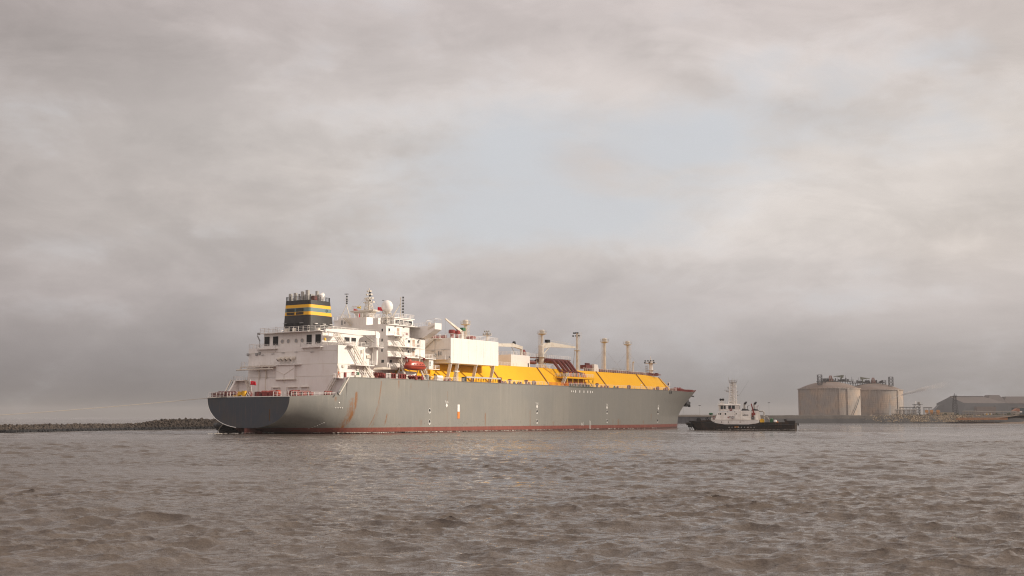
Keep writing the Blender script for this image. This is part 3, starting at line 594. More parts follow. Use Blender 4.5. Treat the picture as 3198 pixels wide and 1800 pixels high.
# main radar mast
mb = MB(); lattice(mb, (48.6, -1.4, 34.5), (48.4, -1.6, 41.0), 2.6, .9, 7, .14); mb.tube((48.3, -1.8, 34.5), (48.3, -1.8, 43.9), .22, .12); RM = mb.build('radar_mast', CREAM, SHIP)
mb = MB(); mb.loft([[(47.0, 4.6, 36.6), (50, 4.6, 36.6), (50, 4.6, 37.1), (47, 4.6, 37.1)], [(47, -4.6, 36.6), (50, -4.6, 36.6), (50, -4.6, 37.1), (47, -4.6, 37.1)]]); mb.loft([[(47.6, 1.8, 34.5), (49.6, 1.8, 34.5), (49.6, -1.8, 34.5), (47.6, -1.8, 34.5)], [(47.4, 3.6, 36.6), (49.8, 3.6, 36.6), (49.8, -3.6, 36.6), (47.4, -3.6, 36.6)]]); mb.rail([(47.1, 4.5, 37.1), (47.1, -4.5, 37.1)], 1.0, 1.3, .06); mb.build('mast_platform', CREAM, RM)
mb = MB()
for z, w in ((39.4, 3.6), (40.6, 2.8), (41.8, 1.8), (42.8, 1.1)): mb.bar((48.3, -1.8 - w / 2, z), (48.3, -1.8 + w / 2, z), .10); mb.box(47.9, 48.7, -1.8 - w / 2 - .1, -1.8 - w / 2 + .2, z - .1, z + .35); mb.box(47.9, 48.7, -1.8 + w / 2 - .2, -1.8 + w / 2 + .1, z - .1, z + .35)
mb.build('yardarms', CREAM, RM); mb = MB().bar((47.2, 1.2, 38.3), (47.2, 4.0, 38.5), .35, .25); mb.bar((47.4, -2.4, 40.2), (47.4, -.4, 40.2), .25, .2); mb.build('radar_scanner', WHITE, RM)
mb = MB()
for y in (-6.5, -4.6, 4.0): mb.tube((48.3, -1.8, 42.6), (48.3, y, 37.0), .02, n=4)
mb.build('stays', GREY, RM)
mb = MB()
for z in (39.8, 41.3, 42.3): mb.box(48.0, 48.5, -2.4, -2.0, z, z + .45)
mb.build('mast_lamps', BLACK, RM)
# aft light mast (tripod) and signal mast
mb = MB(); c = Vector((39.6, -.3, 38.0))
for a in ((38.9, 1.4), (38.9, -2.2), (41.6, -.3)): mb.tube((a[0], a[1], 34.05), c, .11, .09)
mb.tube(c, (39.6, -.3, 41.4), .10, .05); 
for z, w in ((38.6, .7), (39.4, .9), (40.2, .7)): mb.bar((39.6, -.3 - w, z), (39.6, -.3 + w, z), .07)
LM = mb.build('light_mast', CREAM, SHIP); mb = MB()
for z in (38.4, 39.0, 39.6, 40.4): mb.box(39.3, 39.7, -.7, -.35, z, z + .4)
mb.box(39.2, 39.9, -.9, .2, 41.3, 41.45); mb.build('mast_lamps', BLACK, LM)
mb = MB(); x0, y0 = 54.7, -9.0; mb.tube((x0, y0, 34.5), (x0, y0, 41.3), .13, .1); mb.tube((51.2, -8.2, 34.5), (x0, y0, 39.2), .11); mb.tube((53.0, -7.0, 34.5), (x0, y0, 39.2), .11)
for k in range(7): mb.bar((x0, y0, 35.6 + k * .9), (x0 + .3, y0 - .8, 35.6 + k * .9), .07)
mb.bar((x0, y0 - .9, 35), (x0, y0 - .9, 41), .05); SM = mb.build('signal_mast', CREAM, SHIP); mb = MB()
for k in range(7): mb.box(x0 - .1, x0 + .3, y0 - 1.1, y0 - .75, 35.4 + k * .9, 35.95 + k * .9)
mb.build('mast_lamps', BLACK, SM)
# satellite dome on its lattice tower
mb = MB()
lattice(mb, (47.0, -10.0, 31.64), (47.0, -10.0, 35.6), 2.6, 1.7, 3, .12); mb.lathe([(1.3, 0), (1.3, .2)], (47, -10, 35.6), 12); mb.rail([(47 + 1.5 * cos(t), -10 + 1.5 * sin(t), 35.6) for t in np.linspace(1.5, 4.4, 6)], 1.0, 1, .06); ST = mb.build('dome_tower', CREAM, SHIP)
me = [(0.02, -1.9)] + [(1.75 * cos(t), 1.9 * sin(t)) for t in np.linspace(-1.4, 1.4, 15)] + [(.02, 1.9)]
MB().lathe(me, (47.0, -10.0, 37.7), 28).build('satellite_dome', WHITE, ST, smooth=True)
MB().box(46.0, 46.6, -9.2, -8.8, 39.5, 39.62).build('lightning_rod', BLACK, ST)
# flags (hung from the mast: things of their own)
def flag(name, loc, w, h, mat, label, rz, ragged=0):
    mb = MB(); rows = []
    for i in range(9):
        u = i / 8; rows.append([(u * w, .18 * w * sin(u * 5 + j * .5) * u, -h * j / 6 - u * u * w * .12 + (ragged * u * (j / 6 - .5) * h)) for j in range(7)])
    mb.grid(rows); o = mb.build(name, mat, None, True); sol = o.modifiers.new('s', 'SOLIDIFY'); sol.thickness = .02
    o.location = loc; o.rotation_euler = (0, 0, rz); tag(o, label, 'flag'); return o
def s2w(x, y, z):
    b = .579; return (-71.744 + x * sin(b) - y * cos(b), 327.7 + x * cos(b) + y * sin(b), z)
flag('pennant_flag', s2w(48.3, 4.4, 37.9), 1.5, 1.2, FLAGR, 'small red swallow tailed flag on left side of the bridge mast', RAD(-10), .5)
flag('square_flag', s2w(48.3, -5.2, 37.9), 1.7, 1.1, FLAGR, 'red flag flying from right side of the bridge mast beside the white dome', RAD(-8))
flag('yellow_flag', s2w(47.6, 2.4, 38.6), 1.2, .8, FLAGY, 'small yellow flag flying left of the lattice bridge mast', RAD(5))
flag('furled_flag', s2w(44.5, -1.0, 35.9), .35, 1.4, FLAGR, 'narrow furled red flag hanging low beneath the bridge mast platform', RAD(0))
# ================================================================== lifeboat station
def davit(x):
    mb = MB()
    mb.bar((x, -22.3, 15.4), (x, -20.0, 19.5), .28, .35); mb.bar((x, -18.6, 15.4), (x, -20.0, 19.5), .22, .3); mb.bar((x, -20.0, 19.5), (x, -20.4, 22.4), .28, .35); mb.bar((x, -20.4, 22.4), (x, -22.0, 21.9), .25, .3)
    mb.bar((x + .6, -22.4, 15.4), (x + .6, -20.2, 18.9), .16, .2)
    for k in range(5): mb.bar((x, -22.2 + k * .42, 15.7 + k * .8), (x + .6, -22.2 + k * .42, 15.7 + k * .8), .08)
    return mb
for x in (41.2, 49.8): d = davit(x).build('davit', CREAM, SHIP); MB().box(x - .15, x + .15, -22.3, -21.7, 21.2, 22.0).build('davit_hook', RED, d)
MB().bar((41.2, -20.3, 22.5), (49.8, -20.3, 22.5), .2).build('davit_beam', CREAM, SHIP)
mb = MB().box(44.0, 48.6, -20.0, -16.5, 15.42, 17.9); mb.build('boat_winch_house', WHITE, SHIP)
LB = empty('lifeboat', s2w(45.5, -21.9, 18.1), pi / 2 - .579); tag(LB, 'orange red enclosed lifeboat hanging in white davits below the stern house galleries', 'lifeboat')
def boat_ring(x, hw, zk, zg, n=9):
    r = []
    for k in range(n): t = pi * k / (n - 1); r.append((x, -hw * cos(t), zg - (zg - zk) * sin(t) ** .8))
    return r
prof = [(-4.75, .25, .95, 1.35), (-4.3, .9, .45, 1.3), (-3, 1.4, .1, 1.25), (0, 1.6, 0, 1.2), (3, 1.4, .1, 1.25), (4.3, .85, .4, 1.35), (4.75, .12, .9, 1.45)]
mb = MB().loft([boat_ring(*p) for p in prof]); recalc(mb.build('hull', ORANGE, LB, True))
mb = MB(); rr = [(-4.6, .3, 1.5), (-3.9, .95, 2.0), (-3.1, 1.3, 2.75), (0, 1.45, 2.95), (2.5, 1.3, 2.75), (3.9, .8, 2.1), (4.6, .2, 1.55)]
mb.loft([[(x, -w, 1.2), (x, -w, 1.2 + (h - 1.2) * .5), (x, -w * .7, 1.2 + (h - 1.2) * .88), (x, 0, h), (x, w * .7, 1.2 + (h - 1.2) * .88), (x, w, 1.2 + (h - 1.2) * .5), (x, w, 1.2)] for x, w, h in rr]); recalc(mb.build('canopy', ORANGE, LB, True))
mb = MB().path([(p[0], -p[1] - .06, 1.3) for p in prof], .09, 6); mb.path([(p[0], p[1] + .06, 1.3) for p in prof], .09, 6); mb.build('fender_rail', RED, LB)
MB().loft([[(-3.4, -.6, 2.5), (-3.4, .6, 2.5), (-3.2, .5, 3.2), (-3.2, -.5, 3.2)], [(-2.2, -.6, 2.6), (-2.2, .6, 2.6), (-2.4, .5, 3.2), (-2.4, -.5, 3.2)]]).build('conning_tower', ORANGE, LB)
for x in (-2, -.7, .7, 2.0): MB().box(x - .16, x + .16, -1.52, -1.47, 1.75, 1.95).build('window', GLASS, LB)
for x in (-3.6, 3.6): MB().lathe([(.12, 0), (.12, .9)], (x, 0, 2.3), 8).build('lifting_hook', STEEL, LB)
# forward look-out house on the boat deck
platform(53.9, 59.3, -20.7, -17.62, 19.0, 'lookout_platform', .22, [(54.0, -20.6, 19.0), (59.2, -20.6, 19.0), (59.2, -17.7, 19.0)])
o = MB().box(54.8, 57.0, -20.0, -17.65, 19.02, 21.84).build('lookout_house', WHITE, SHIP); MB().box(55.1, 55.6, -20.03, -20.01, 19.8, 21.2).build('door', DARK, o)
mb = MB().bar((54.5, -20.3, 18.8), (54.5, -18, 16), .15); mb.bar((58.8, -20.3, 18.8), (58.0, -18, 16), .15); mb.build('platform_braces', YELLOW2, SHIP)
MB().stair((52.9, -21.6, 15.4), (50.8, -21.6, 18.9), (0, .8, 0), 10).build('stairway', CREAM, SHIP)
# ================================================================== trunk deck (yellow)
TR = []
sec = [(45.6, 20.0, 14.7, 21.85), (123.9, 20.0, 14.7, 21.85), (202, 20.0, 14.7, 21.7), (207, 20.0, 14.7, 21.65), (222, 17.4, 12.0, 21.45), (233.5, 14.0, 8.6, 21.3), (238.0, 12.8, 7.8, 15.6)]
rows = []
for x, b_, t_, z in sec:
    zb = 15.37; rows.append([(x, -b_, zb), (x, -t_, z), (x, 0, z + .15), (x, t_, z), (x, b_, zb)])
rows[-1] = [(236.5, -13.3, 15.5), (235.0, -8.4, 21.1), (235.0, 0, 21.2), (235.0, 8.4, 21.1), (236.5, 13.3, 15.5)]
mb = MB().grid(rows); mb.add(rows[0], [(0, 1, 2, 3, 4)]); mb.add([rows[-1][0], rows[-1][1], rows[-1][2], rows[-1][3], rows[-1][4]], [(4, 3, 2, 1, 0)])
TRK = mb.build('trunk_deck', YELLOW, SHIP); recalc(TRK)
def trunk_pt(x, f):   # f 0 = foot, 1 = top edge, starboard
    b_ = interp(x, [s[0] for s in sec[:-1]], [s[1] for s in sec[:-1]]); t_ = interp(x, [s[0] for s in sec[:-1]], [s[2] for s in sec[:-1]]); z = interp(x, [s[0] for s in sec[:-1]], [s[3] for s in sec[:-1]])
    return Vector((x, -(b_ + (t_ - b_) * f), 15.37 + (z - 15.37) * f))
SEAM = paint('joint_cover_paint', (.24, .10, .025), .6, .2)
for x in (94.5, 124.5, 167, 200.1, 231.5):
    a, b_ = trunk_pt(x, 0), trunk_pt(x, 1); off = Vector((0, -.12, .1)); MB().bar(a + off, b_ + off, .5, .14).build('expansion_joint', SEAM, TRK)
for xs_, w_ in (((97, 112), .07), ((124.6, 139), .09), ((158, 168, 200, 207, 222, 233), .07)): MB().rail([trunk_pt(x, 1) + Vector((0, .3, .03)) for x in xs_], 1.1, 1.8, w_).build('railing', WHITE, TRK)
# cargo machinery house (big white box) on its struts
BX = MB().box(63.2, 89.4, -22.0, 22.0, 21.0, 28.8).build('machinery_house', WHITE, SHIP)
for x in (63.9, 67.6, 77.5, 87.3):
    MB().loft([[(x - .1, -20.5, 15.4), (x + .1, -20.5, 15.4), (x + .1, -19.5, 15.4), (x - .1, -19.5, 15.4)], [(x - .1, -22.0, 20.98), (x + .1, -22.0, 20.98), (x + .1, -20.8, 20.98), (x - .1, -20.8, 20.98)]]).build('support_strut', WHITE, SHIP)
mb = MB().rail([(63.3, 0, 28.8), (63.3, -21.9, 28.8), (89.3, -21.9, 28.8), (89.3, 0, 28.8)], 1.2, 2.0, .075); mb.build('railing', WHITE, BX)
platform(61.9, 63.18, -20.9, -9, 22.25, 'aft_walkway', .2, [(62.0, -20.8, 22.25), (62.0, -9, 22.25)])
platform(61.9, 63.18, -18.6, -16.2, 28.75, 'stair_head', .2, [(62.0, -18.5, 28.75), (62.0, -16.3, 28.75)])
MB().stair((62.2, -12.0, 25.6), (62.2, -16.3, 28.7), (.8, 0, 0), 11).build('stairway', CREAM, SHIP)
mb = MB()
for y, z, w, h in ((-15.5, 23.3, 1.0, .6), (-17.3, 23.2, .3, 1.6), (-18.2, 23.4, .2, 1.2), (-14.5, 24.8, 1.2, .1), (-18.6, 25.1, 1.2, .1), (-21.5, 22.6, .5, .5)): mb.box(62.9, 63.18, y, y - w, z, z + h)
mb.bar((63.1, -16, 21.2), (63.1, -16, 28.6), .06); mb.bar((63.1, -9, 25.2), (63.1, -21.9, 25.2), .05); mb.build('wall_fittings', GREY, BX)
for x, y, r, h in ((74.7, -14, .95, 3.4), (77.5, -14, .95, 3.3)):
    o = MB().lathe([(r * .62, 0), (r * .62, h - 1.2), (r * 1.1, h - 1.15), (r * 1.15, h - .3), (r * .9, h)], (x, y, 28.8), 14).build('mushroom_vent', RED, SHIP)
MB().lathe([(.8, 0), (.8, .9), (1.7, 1.2), (1.7, 1.7), (.6, 2.1)], (85.2, -14, 28.8), 14).build('mushroom_vent', RED, SHIP)
mb = MB()
for k in range(6): x = 63.8 + k * 1.25; mb.box(x, x + 1.0, -14.6, -12.2, 28.8, 29.7 + random.random() * .8)
mb.build('air_cooler', DKRED, SHIP)
mb = MB().lathe([(.7, 0), (.6, 3.0), (.8, 3.2)], (80, -14, 28.8), 12); c2 = mb.build('stores_crane', CREAM, SHIP); MB().bar((80.3, -14, 31.6), (71.1, -14, 35.5), .75, .9, .35, .4).build('jib', CREAM, c2); MB().tube((71.2, -14, 35.4), (71.2, -14, 29.5), .03, n=4).build('hoist_wire', GREY, c2); MB().box(80.0, 81.4, -14.6, -13.4, 32.2, 33.2).build('winch', GREEN, c2)
# motor house
B2 = MB().box(112.2, 124.3, -12.0, 12.0, 21.9, 26.05).build('motor_house', WHITE, SHIP); MB().rail([(112.3, 0, 26.05), (112.3, -11.9, 26.05), (124.2, -11.9, 26.05), (124.2, 0, 26.05)], 1.1, 1.8, .07).build('railing', WHITE, B2); MB().box(122.9, 123.5, -12.06, -12.0, 22.1, 23.4).build('door', DARK, B2)
c3 = MB().path([(128.1, -6, 21.9), (128.1, -6, 28.6), (127.4, -6, 29.6)], [.55, .5, .5], 12).build('hose_crane', CREAM, SHIP); MB().bar((128.2, -6, 29.2), (122.5, -6, 29.9), 1.0, 1.1).bar((122.5, -6, 29.9), (99, -6, 29.0), 1.0, 1.3, .5, .6).build('jib', CREAM, c3); MB().tube((124.0, -6, 26.8), (121.5, -6, 29.4), .15).build('ram', STEEL, c3); MB().lathe([(.5, 0), (.7, .4), (.5, 1.1)], (123.3, -6, 30.2), 10).build('winch', BLACK, c3)
MB().path([(130.4, -6, 22), (130.4, -6, 27.2), (129.6, -6, 28.1), (128.9, -6, 27.6)], .65, 12).build('vent_elbow', RED, SHIP)
# ---- vent masts
def vent_mast(x, zt, ladder_side=-1, h0=21.95):
    v = MB().tube((x, 0, h0), (x, 0, zt - 1.6), .55, .5, 12).build('vent_mast', CREAM, SHIP)
    mb = MB().lathe([(.7, -1.9), (1.75, -1.6), (1.75, -1.45), (.2, -1.45)], (x, 0, zt), 14); mb.rail([(x + 1.7 * cos(t), 1.7 * sin(t), zt - 1.5) for t in np.linspace(0, 2 * pi, 9)], 1.1, 3, .06, 2); mb.build('mast_platform', CREAM, v)
    MB().lathe([(.85, -1.4), (1.0, -.4), (.75, 0)], (x, 0, zt), 14).build('vent_head', CREAM, v)
    mb = MB().ladder((x, ladder_side * .9, h0), (x, ladder_side * .9, zt - 1.6), (1, 0, 0), .6, .55)
    for g in (-.45, .45): mb.bar((x + g, ladder_side * 1.35, h0), (x + g, ladder_side * 1.35, zt - 1.6), .07)
    for k in range(int((zt - h0 - 2) / 1.2)): mb.bar((x - .45, ladder_side * 1.35, h0 + 1 + k * 1.2), (x + .45, ladder_side * 1.35, h0 + 1 + k * 1.2), .07)
    mb.build('caged_ladder', CREAM, v)
    mb = MB()
    for a in (40, 140, 220, 320): mb.tube((x, 0, zt - 4.5), (x + 9 * cos(RAD(a)), 9 * sin(RAD(a)), 21.9), .025, n=4)
    mb.build('guy_wires', GREY, v)
vent_mast(101.9, 37.8); vent_mast(151.9, 37.4, 1); vent_mast(200.9, 36.9, 1); vent_mast(221.2, 36.8, -1, 21.5)
# ---- floodlight masts
def lamps(mb, x, y, z, n, w, z2=None):
    for k in range(n): yy = y - w / 2 + w * k / (n - 1); mb.box(x - .35, x + .35, yy - .22, yy + .22, z, z + .5)
    return mb
v = MB().tube((100.5, -10, 21.9), (100.5, -10, 33.0), .35, .3, 10).bar((100.5, -11.6, 32.0), (100.5, -8.4, 32.0), .6, .15).build('floodlight_mast', CREAM, SHIP); mb = MB(); lamps(mb, 100.5, -10, 32.2, 4, 2.8); lamps(mb, 100.5, -10, 33.1, 3, 1.8); mb.build('floodlights', GREY, v); MB().ladder((100.5, -10.7, 22), (100.5, -10.7, 32), (1, 0, 0)).build('ladder', CREAM, v)
v = MB().tube((161.1, -10, 21.9), (161.1, -10, 36.2), .5, .42, 12).lathe([(1.3, 0), (1.3, .2)], (161.1, -10, 29.6), 12).build('floodlight_mast', CREAM, SHIP); mb = MB(); lamps(mb, 161.1, -9.6, 35.0, 3, 2.6); lamps(mb, 161.1, -9.4, 36.1, 3, 1.6); mb.build('floodlights', BLACK, v)
MB().ladder((161.1, -11.0, 22), (161.1, -11.0, 36.4), (1, 0, 0), .7).rail([(160.6, -11.4, 34.2), (161.8, -11.4, 34.2)], 2.2, 1, .06).build('ladder', CREAM, v)
# ---- main hose-handling crane
mc = MB().lathe([(1.05, 0), (1.05, 6.0), (.95, 6.1), (.95, 8.4), (.7, 8.6)], (135.2, -10, 21.9), 18).build('cargo_crane', CREAM, SHIP, True)
MB().lathe([(2.0, 0), (2.0, .18)], (135.2, -10, 26.0), 14).rail([(135.2 + 1.95 * cos(t), -10 + 1.95 * sin(t), 26.2) for t in np.linspace(0, 2 * pi, 9)], 1.1, 2, .06).build('crane_platform', CREAM, mc)
mb = MB().loft([[(135.6, -10.5, 29.2), (135.6, -9.5, 29.2), (135.6, -9.5, 31.0), (135.6, -10.5, 31.0)], [(141.5, -10.5, 30.0), (141.5, -9.5, 30.0), (141.5, -9.5, 31.8), (141.5, -10.5, 31.8)], [(159.5, -10.25, 30.5), (159.5, -9.75, 30.5), (159.5, -9.75, 31.1), (159.5, -10.25, 31.1)]]); mb.build('jib', CREAM, mc)
MB().tube((136.0, -10, 26.8), (140.8, -10, 30.0), .22).build('ram', CREAM, mc); MB().box(138.6, 140.4, -10.6, -9.4, 31.6, 32.6).build('winch', DARK, mc)
MB().rail([(141.5, -10.4, 31.8), (158, -10.2, 31.1)], .7, 1.2, .05, 1).build('jib_handrail', CREAM, mc)
mb = MB()
for y in (-10.7, -9.3): mb.tube((159.4, -10, 30.6), (157.0 if y < -10 else 158.8, y, 22.2), .08, n=5)
mb.bar((157.5, -10.6, 25.2), (158.8, -9.4, 25.2), .1); mb.build('boom_rest', STEEL, SHIP)
# ---- manifold
mb = MB().path([(124.6, -8.5, 24.1), (133.0, -8.5, 24.1), (134.4, -8.6, 24.8), (150, -8.6, 24.8)], .72, 10); mb.build('cargo_header_pipe', DKRED, SHIP, True)
for x in (136.0, 139.4, 142.1, 145.0, 147.2): o = MB().path([(x, -8.8, 24.9), (x, -13.2, 24.9), (x, -14.4, 24.6), (x, -15.2, 23.8), (x, -17.6, 20.9), (x, -19.5, 20.3)], [.55, .55, .55, .53, .5, .45], 10).build('manifold_pipe', DKRED, SHIP, True); MB().lathe([(.7, 0), (.7, .3)], (x, -18.4, 20.3), 10).build('valve', YELLOW2, o)
cw = MB().box(126, 157, -9.6, -7.4, 25.75, 25.9).build('catwalk', DKRED, SHIP); MB().rail([(126, -9.5, 25.9), (157, -9.5, 25.9)], 1.15, 1.4, .075).build('railing', WHITE, cw); mb = MB()
for x in (127, 133, 139, 145, 151, 156.5): mb.bar((x, -9.4, 21.9), (x, -9.4, 25.75), .16)
mb.build('catwalk_legs', CREAM, cw)
MP = MB().box(133.0, 153.5, -21.6, -16.9, 18.25, 18.85).build('manifold_platform', YELLOW, SHIP)
mb = MB()
for x in (134.3, 138.2, 142.0, 145.9): mb.bar((x, -21.3, 15.4), (x, -21.3, 18.25), .28)
for x in (149.5, 153.2): mb.bar((x, -21.3, 15.4), (x, -21.3, 18.25), .18)
mb.build('platform_posts', YELLOW2, MP)
mb = MB()
mb.bar((149.5, -21.3, 18.0), (152.9, -21.3, 15.5), .12); mb.bar((150.5, -21.0, 18.0), (149.6, -21.0, 15.5), .12); mb.bar((153, -21.3, 18), (151.4, -21.3, 15.5), .12); mb.build('platform_bracing', BLACK, MP)
MB().rail([(133.1, -17, 18.85), (133.1, -21.5, 18.85), (153.4, -21.5, 18.85)], 1.2, 1.2, .08).build('railing', WHITE, MP)
MB().stair((130.6, -21.8, 15.4), (133.4, -21.8, 18.9), (0, .8, 0), 10).build('stairway', CREAM, SHIP); MB().stair((133.0, -17.2, 19.0), (129.0, -14.9, 22.0), (.5, .6, 0), 9).build('stairway', YELLOW2, SHIP)
mb = MB()
for k in range(44): x = random.uniform(134, 149); y = random.uniform(-20.8, -18); w = random.uniform(.2, .6); mb.box(x, x + w, y, y + w, 18.86, 18.9 + random.uniform(.5, 1.9))
mb.build('manifold_valves', STEEL, MP)
mb = MB()
for k in range(12): x = random.uniform(135, 150); mb.box(x, x + .35, -20.6, -20.2, 18.9, 19.5 + random.random())
mb.build('valve_wheels', MARKO, MP)
MB().box(135, 150, -20.2, -19.6, 15.45, 17.2).build('drip_tray', paint('rusty_red', (.28, .07, .03), .7, .3), SHIP)
for x in range(136, 150, 3): MB().box(x, x + 1.3, -22.0, -21.2, 15.45, 16.3).build('deck_valve_box', BLACK, SHIP)
# ---- items along the trunk top
o = MB().prism([(168.9, 21.9), (172.6, 21.9), (171.7, 24.6), (168.9, 24.7)], 'y', -13.0, -10.6).build('vent_housing', WHITE, SHIP)
mb = MB().box(163.9, 168.6, -12.2, -9.5, 22.9, 24.3); mb.box(164.5, 165.2, -12, -11, 21.9, 22.9); mb.box(167, 167.7, -12, -11, 21.9, 22.9); mb.build('cooler_unit', DKRED, SHIP); mb = MB()
for k in range(5): mb.lathe([(.3, 0), (.3, .8)], (165.6 + k * .68, -11, 24.3), 8)
mb.build('cooler_fans', DKRED, SHIP)
mb = MB(); x = 172.8
while x < 222: w = random.uniform(.4, 1.5); mb.box(x, x + w, -13.4, -12.5, 21.7, 22.2 + random.random() * .75); x += w + random.uniform(.2, .9)
mb.build('trunk_pipe_boxes', DKRED, TRK, label='row of dark red boxes along the trunk edge')
mb = MB().path([(172, -11.9, 22.6), (230, -11.0, 22.4)], .22, 6); mb.path([(172, -11.0, 23.0), (229, -10.0, 22.8)], .18, 6); mb.build('trunk_pipeline', DKRED, TRK)
mb = MB()
for k in range(14): x = 189 + k * 1.15; mb.bar((x, -10, 22), (x, -10, 23.6 + random.random() * .6), .12)
mb.bar((188, -10, 23.9), (197, -10, 23.9), .1); mb.bar((198, -10, 23.3), (206, -10, 23.3), .1); mb.build('liquid_dome_piping', GREY, TRK)
MB().path([(226, 0, 21.5), (226, 0, 27.8), (225.6, -.5, 28.2), (225.2, -.8, 27.6)], .26, 8).build('inert_gas_vent', CREAM, SHIP)
# ---- foremast
v = MB().tube((243.4, 0, 15.8), (243.0, 0, 29.2), 1.35, .75, 10).tube((243, 0, 29.2), (242.8, 0, 31.2), .35, .1).build('foremast', WHITE, SHIP)
mb = MB().box(241.6, 244.2, -2.4, 2.4, 28.0, 28.2); mb.box(242, 244, -1.8, 1.8, 24.9, 25.05); mb.rail([(241.7, -2.3, 28.2), (241.7, 2.3, 28.2)], .9, 1.0, .06); mb.build('mast_platform', CREAM, v)
mb = MB(); lamps(mb, 241.6, 0, 28.9, 4, 4.0); lamps(mb, 241.6, 0, 28.1, 3, 4.4); mb.build('mast_lamps', BLACK, v)
mb = MB()
for z in (22.6, 24.0): mb.box(241.2, 242.4, .3, 1.6, z, z + .15); mb.box(241.4, 242.2, .5, 1.4, z - 1.0, z - .3)
lattice(mb, (242, 1.6, 20.5), (242, 1.6, 27), 1.0, .8, 6, .06); mb.build('mast_ladder', STEEL, v)
MB().bar((260.6, 0, 15.8), (260.6, 0, 19.4), .55).box(260.3, 260.9, -.6, .6, 18.5, 20.2).build('bow_light_post', WHITE, SHIP)
MB().box(260.25, 260.29, -.22, .22, 18.9, 19.7).build('lamp_face', DARK, SHIP)
mb = MB(); lattice(mb, (258.8, .3, 15.7), (258.8, .3, 18.6), .7, .5, 4, .05); mb.build('post_ladder', CREAM, SHIP)
# ================================================================== deck edge: rails, winches, fittings
for xs_ in ((17, 19.2), (52, 62, 69), (90, 100, 119), [133] + list(range(140, 232, 8))): MB().rail([(x, -hull_y(x, 15.2) + .12, 15.38) for x in xs_], 1.1, 1.9, .075).build('side_railing', WHITE, SHIP)
MB().rail([(119.6, -22.85, 15.37), (132.6, -22.85, 15.37)], 1.05, .8, .13).build('side_railing', MARKO, SHIP, label='orange red stretch of deck rail below the pipe platform')
for x0, x1 in ((132.6, 152.5),): MB().box(x0, x1, -23.06, -23.12, 15.1, 15.36).build('spill_stain', GREENW, hull)
mb = MB(); mb.rail([(x, -hull_y(x, 10) + .1, 9.98) for x in (.4, 3, 6, 9, 12)], 1.2, 1.5, .085); mb.rail([(.15, 15.2, 10.1), (.15, 9.3, 10.1)], 1.25, 1.6, .09); mb.rail([(.15, 8.0, 10.1), (.15, 4.2, 10.1)], 1.25, 1.2, .09); mb.rail([(.15, -9.4, 10.1), (.15, -15, 10.1)], 1.25, 1.4, .09); mb.build('stern_railing', WHITE, SHIP)
def bulw(mb, x0, x1, y, z, h):   # red roller fairlead with framed openings
    mb.box(x0, x1, y, y + .5, z, z + .25); mb.box(x0, x1, y, y + .5, z + h - .2, z + h); n = max(2, int((x1 - x0) / 1.15))
    for k in range(n + 1): xx = x0 + (x1 - x0 - .22) * k / n; mb.box(xx, xx + .22, y, y + .5, z + .25, z + h - .2)
    return mb
for x0, x1, y in ((1.0, 7.4, None), (9.2, 12.0, None)):
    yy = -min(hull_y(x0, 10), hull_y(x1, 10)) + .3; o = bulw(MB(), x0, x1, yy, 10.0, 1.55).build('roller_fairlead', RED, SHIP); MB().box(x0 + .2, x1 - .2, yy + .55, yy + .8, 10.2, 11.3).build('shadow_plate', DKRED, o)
    for k in range(2): xx = x0 + (x1 - x0) * (.3 + .4 * k); MB().box(xx - .3, xx + .3, yy - .04, yy, 10.3, 11.2).build('roller', RED, o)
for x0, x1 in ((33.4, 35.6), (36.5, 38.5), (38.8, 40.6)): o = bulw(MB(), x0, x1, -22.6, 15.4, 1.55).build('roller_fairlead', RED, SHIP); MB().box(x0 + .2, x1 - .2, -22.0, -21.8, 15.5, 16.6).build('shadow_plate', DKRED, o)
def winch(x, y, z, s=1.0, ax=1, mat=None, L=2.6):
    mb = MB(); m_ = mat or RED
    def dr(a, b, r): mb.path([(x, y + a, z + .8 * s), (x, y + b, z + .8 * s)] if ax else [(x + a, y, z + .8 * s), (x + b, y, z + .8 * s)], r, 14)
    dr(-L / 2, L / 2, .38 * s)
    for a in (-L / 2, -L * .1, L * .25, L / 2 - .1): dr(a, a + .12, .72 * s)
    if ax: mb.box(x - .6 * s, x + .6 * s, y + L / 2 + .05, y + L / 2 + .85, z, z + 1.25 * s); mb.box(x - .5 * s, x + .5 * s, y - L / 2 + .05, y - L / 2 - .25, z, z + .9 * s)
    else: mb.box(x + L / 2 + .05, x + L / 2 + .85, y - .6 * s, y + .6 * s, z, z + 1.25 * s); mb.box(x - L / 2 - .25, x - L / 2, y - .5 * s, y + .5 * s, z, z + .9 * s)
    return mb.build('mooring_winch', m_, SHIP)
for x, y in ((3.6, 13.5), (3.6, 10.0), (3.0, -4.0), (3.0, -7.2)): winch(x, y, 9.97, 1.15)
winch(2.2, 6.8, 9.97, 1.0, 1, DKRED, 1.2); winch(2.0, 1.4, 9.97, 1.0, 1, DKRED, 1.4); winch(10, -8, 9.97, 1.3); winch(8, -14, 9.97, 1.1, 0)
for y0, y1 in ((14.8, 11.6), (11.0, 7.6)):
    o = MB()
    for k in range(4): o.box(.7, 1.5, y0 + (y1 - y0) * k / 4, y0 + (y1 - y0) * (k + .92) / 4, 10.05, 11.25)
    o.build('roller_fairlead', DKRED, SHIP)
for y0, y1, m_ in ((-1.8, -4.1, DKRED), (-4.5, -6.6, RED), (-7.0, -9.2, RED)): o = MB().box(.8, 1.8, y1, y0, 9.98, 11.35).build('winch_housing', m_, SHIP); MB().lathe([(.62, 0), (.62, 1.2)], (1.2, (y0 + y1) / 2, 10.2), 14).build('drum', RED, o)
MB().path([(.9, -9.9, 11.0), (1.9, -9.9, 11.0)], .75, 16).build('warping_drum', ORANGE, SHIP)
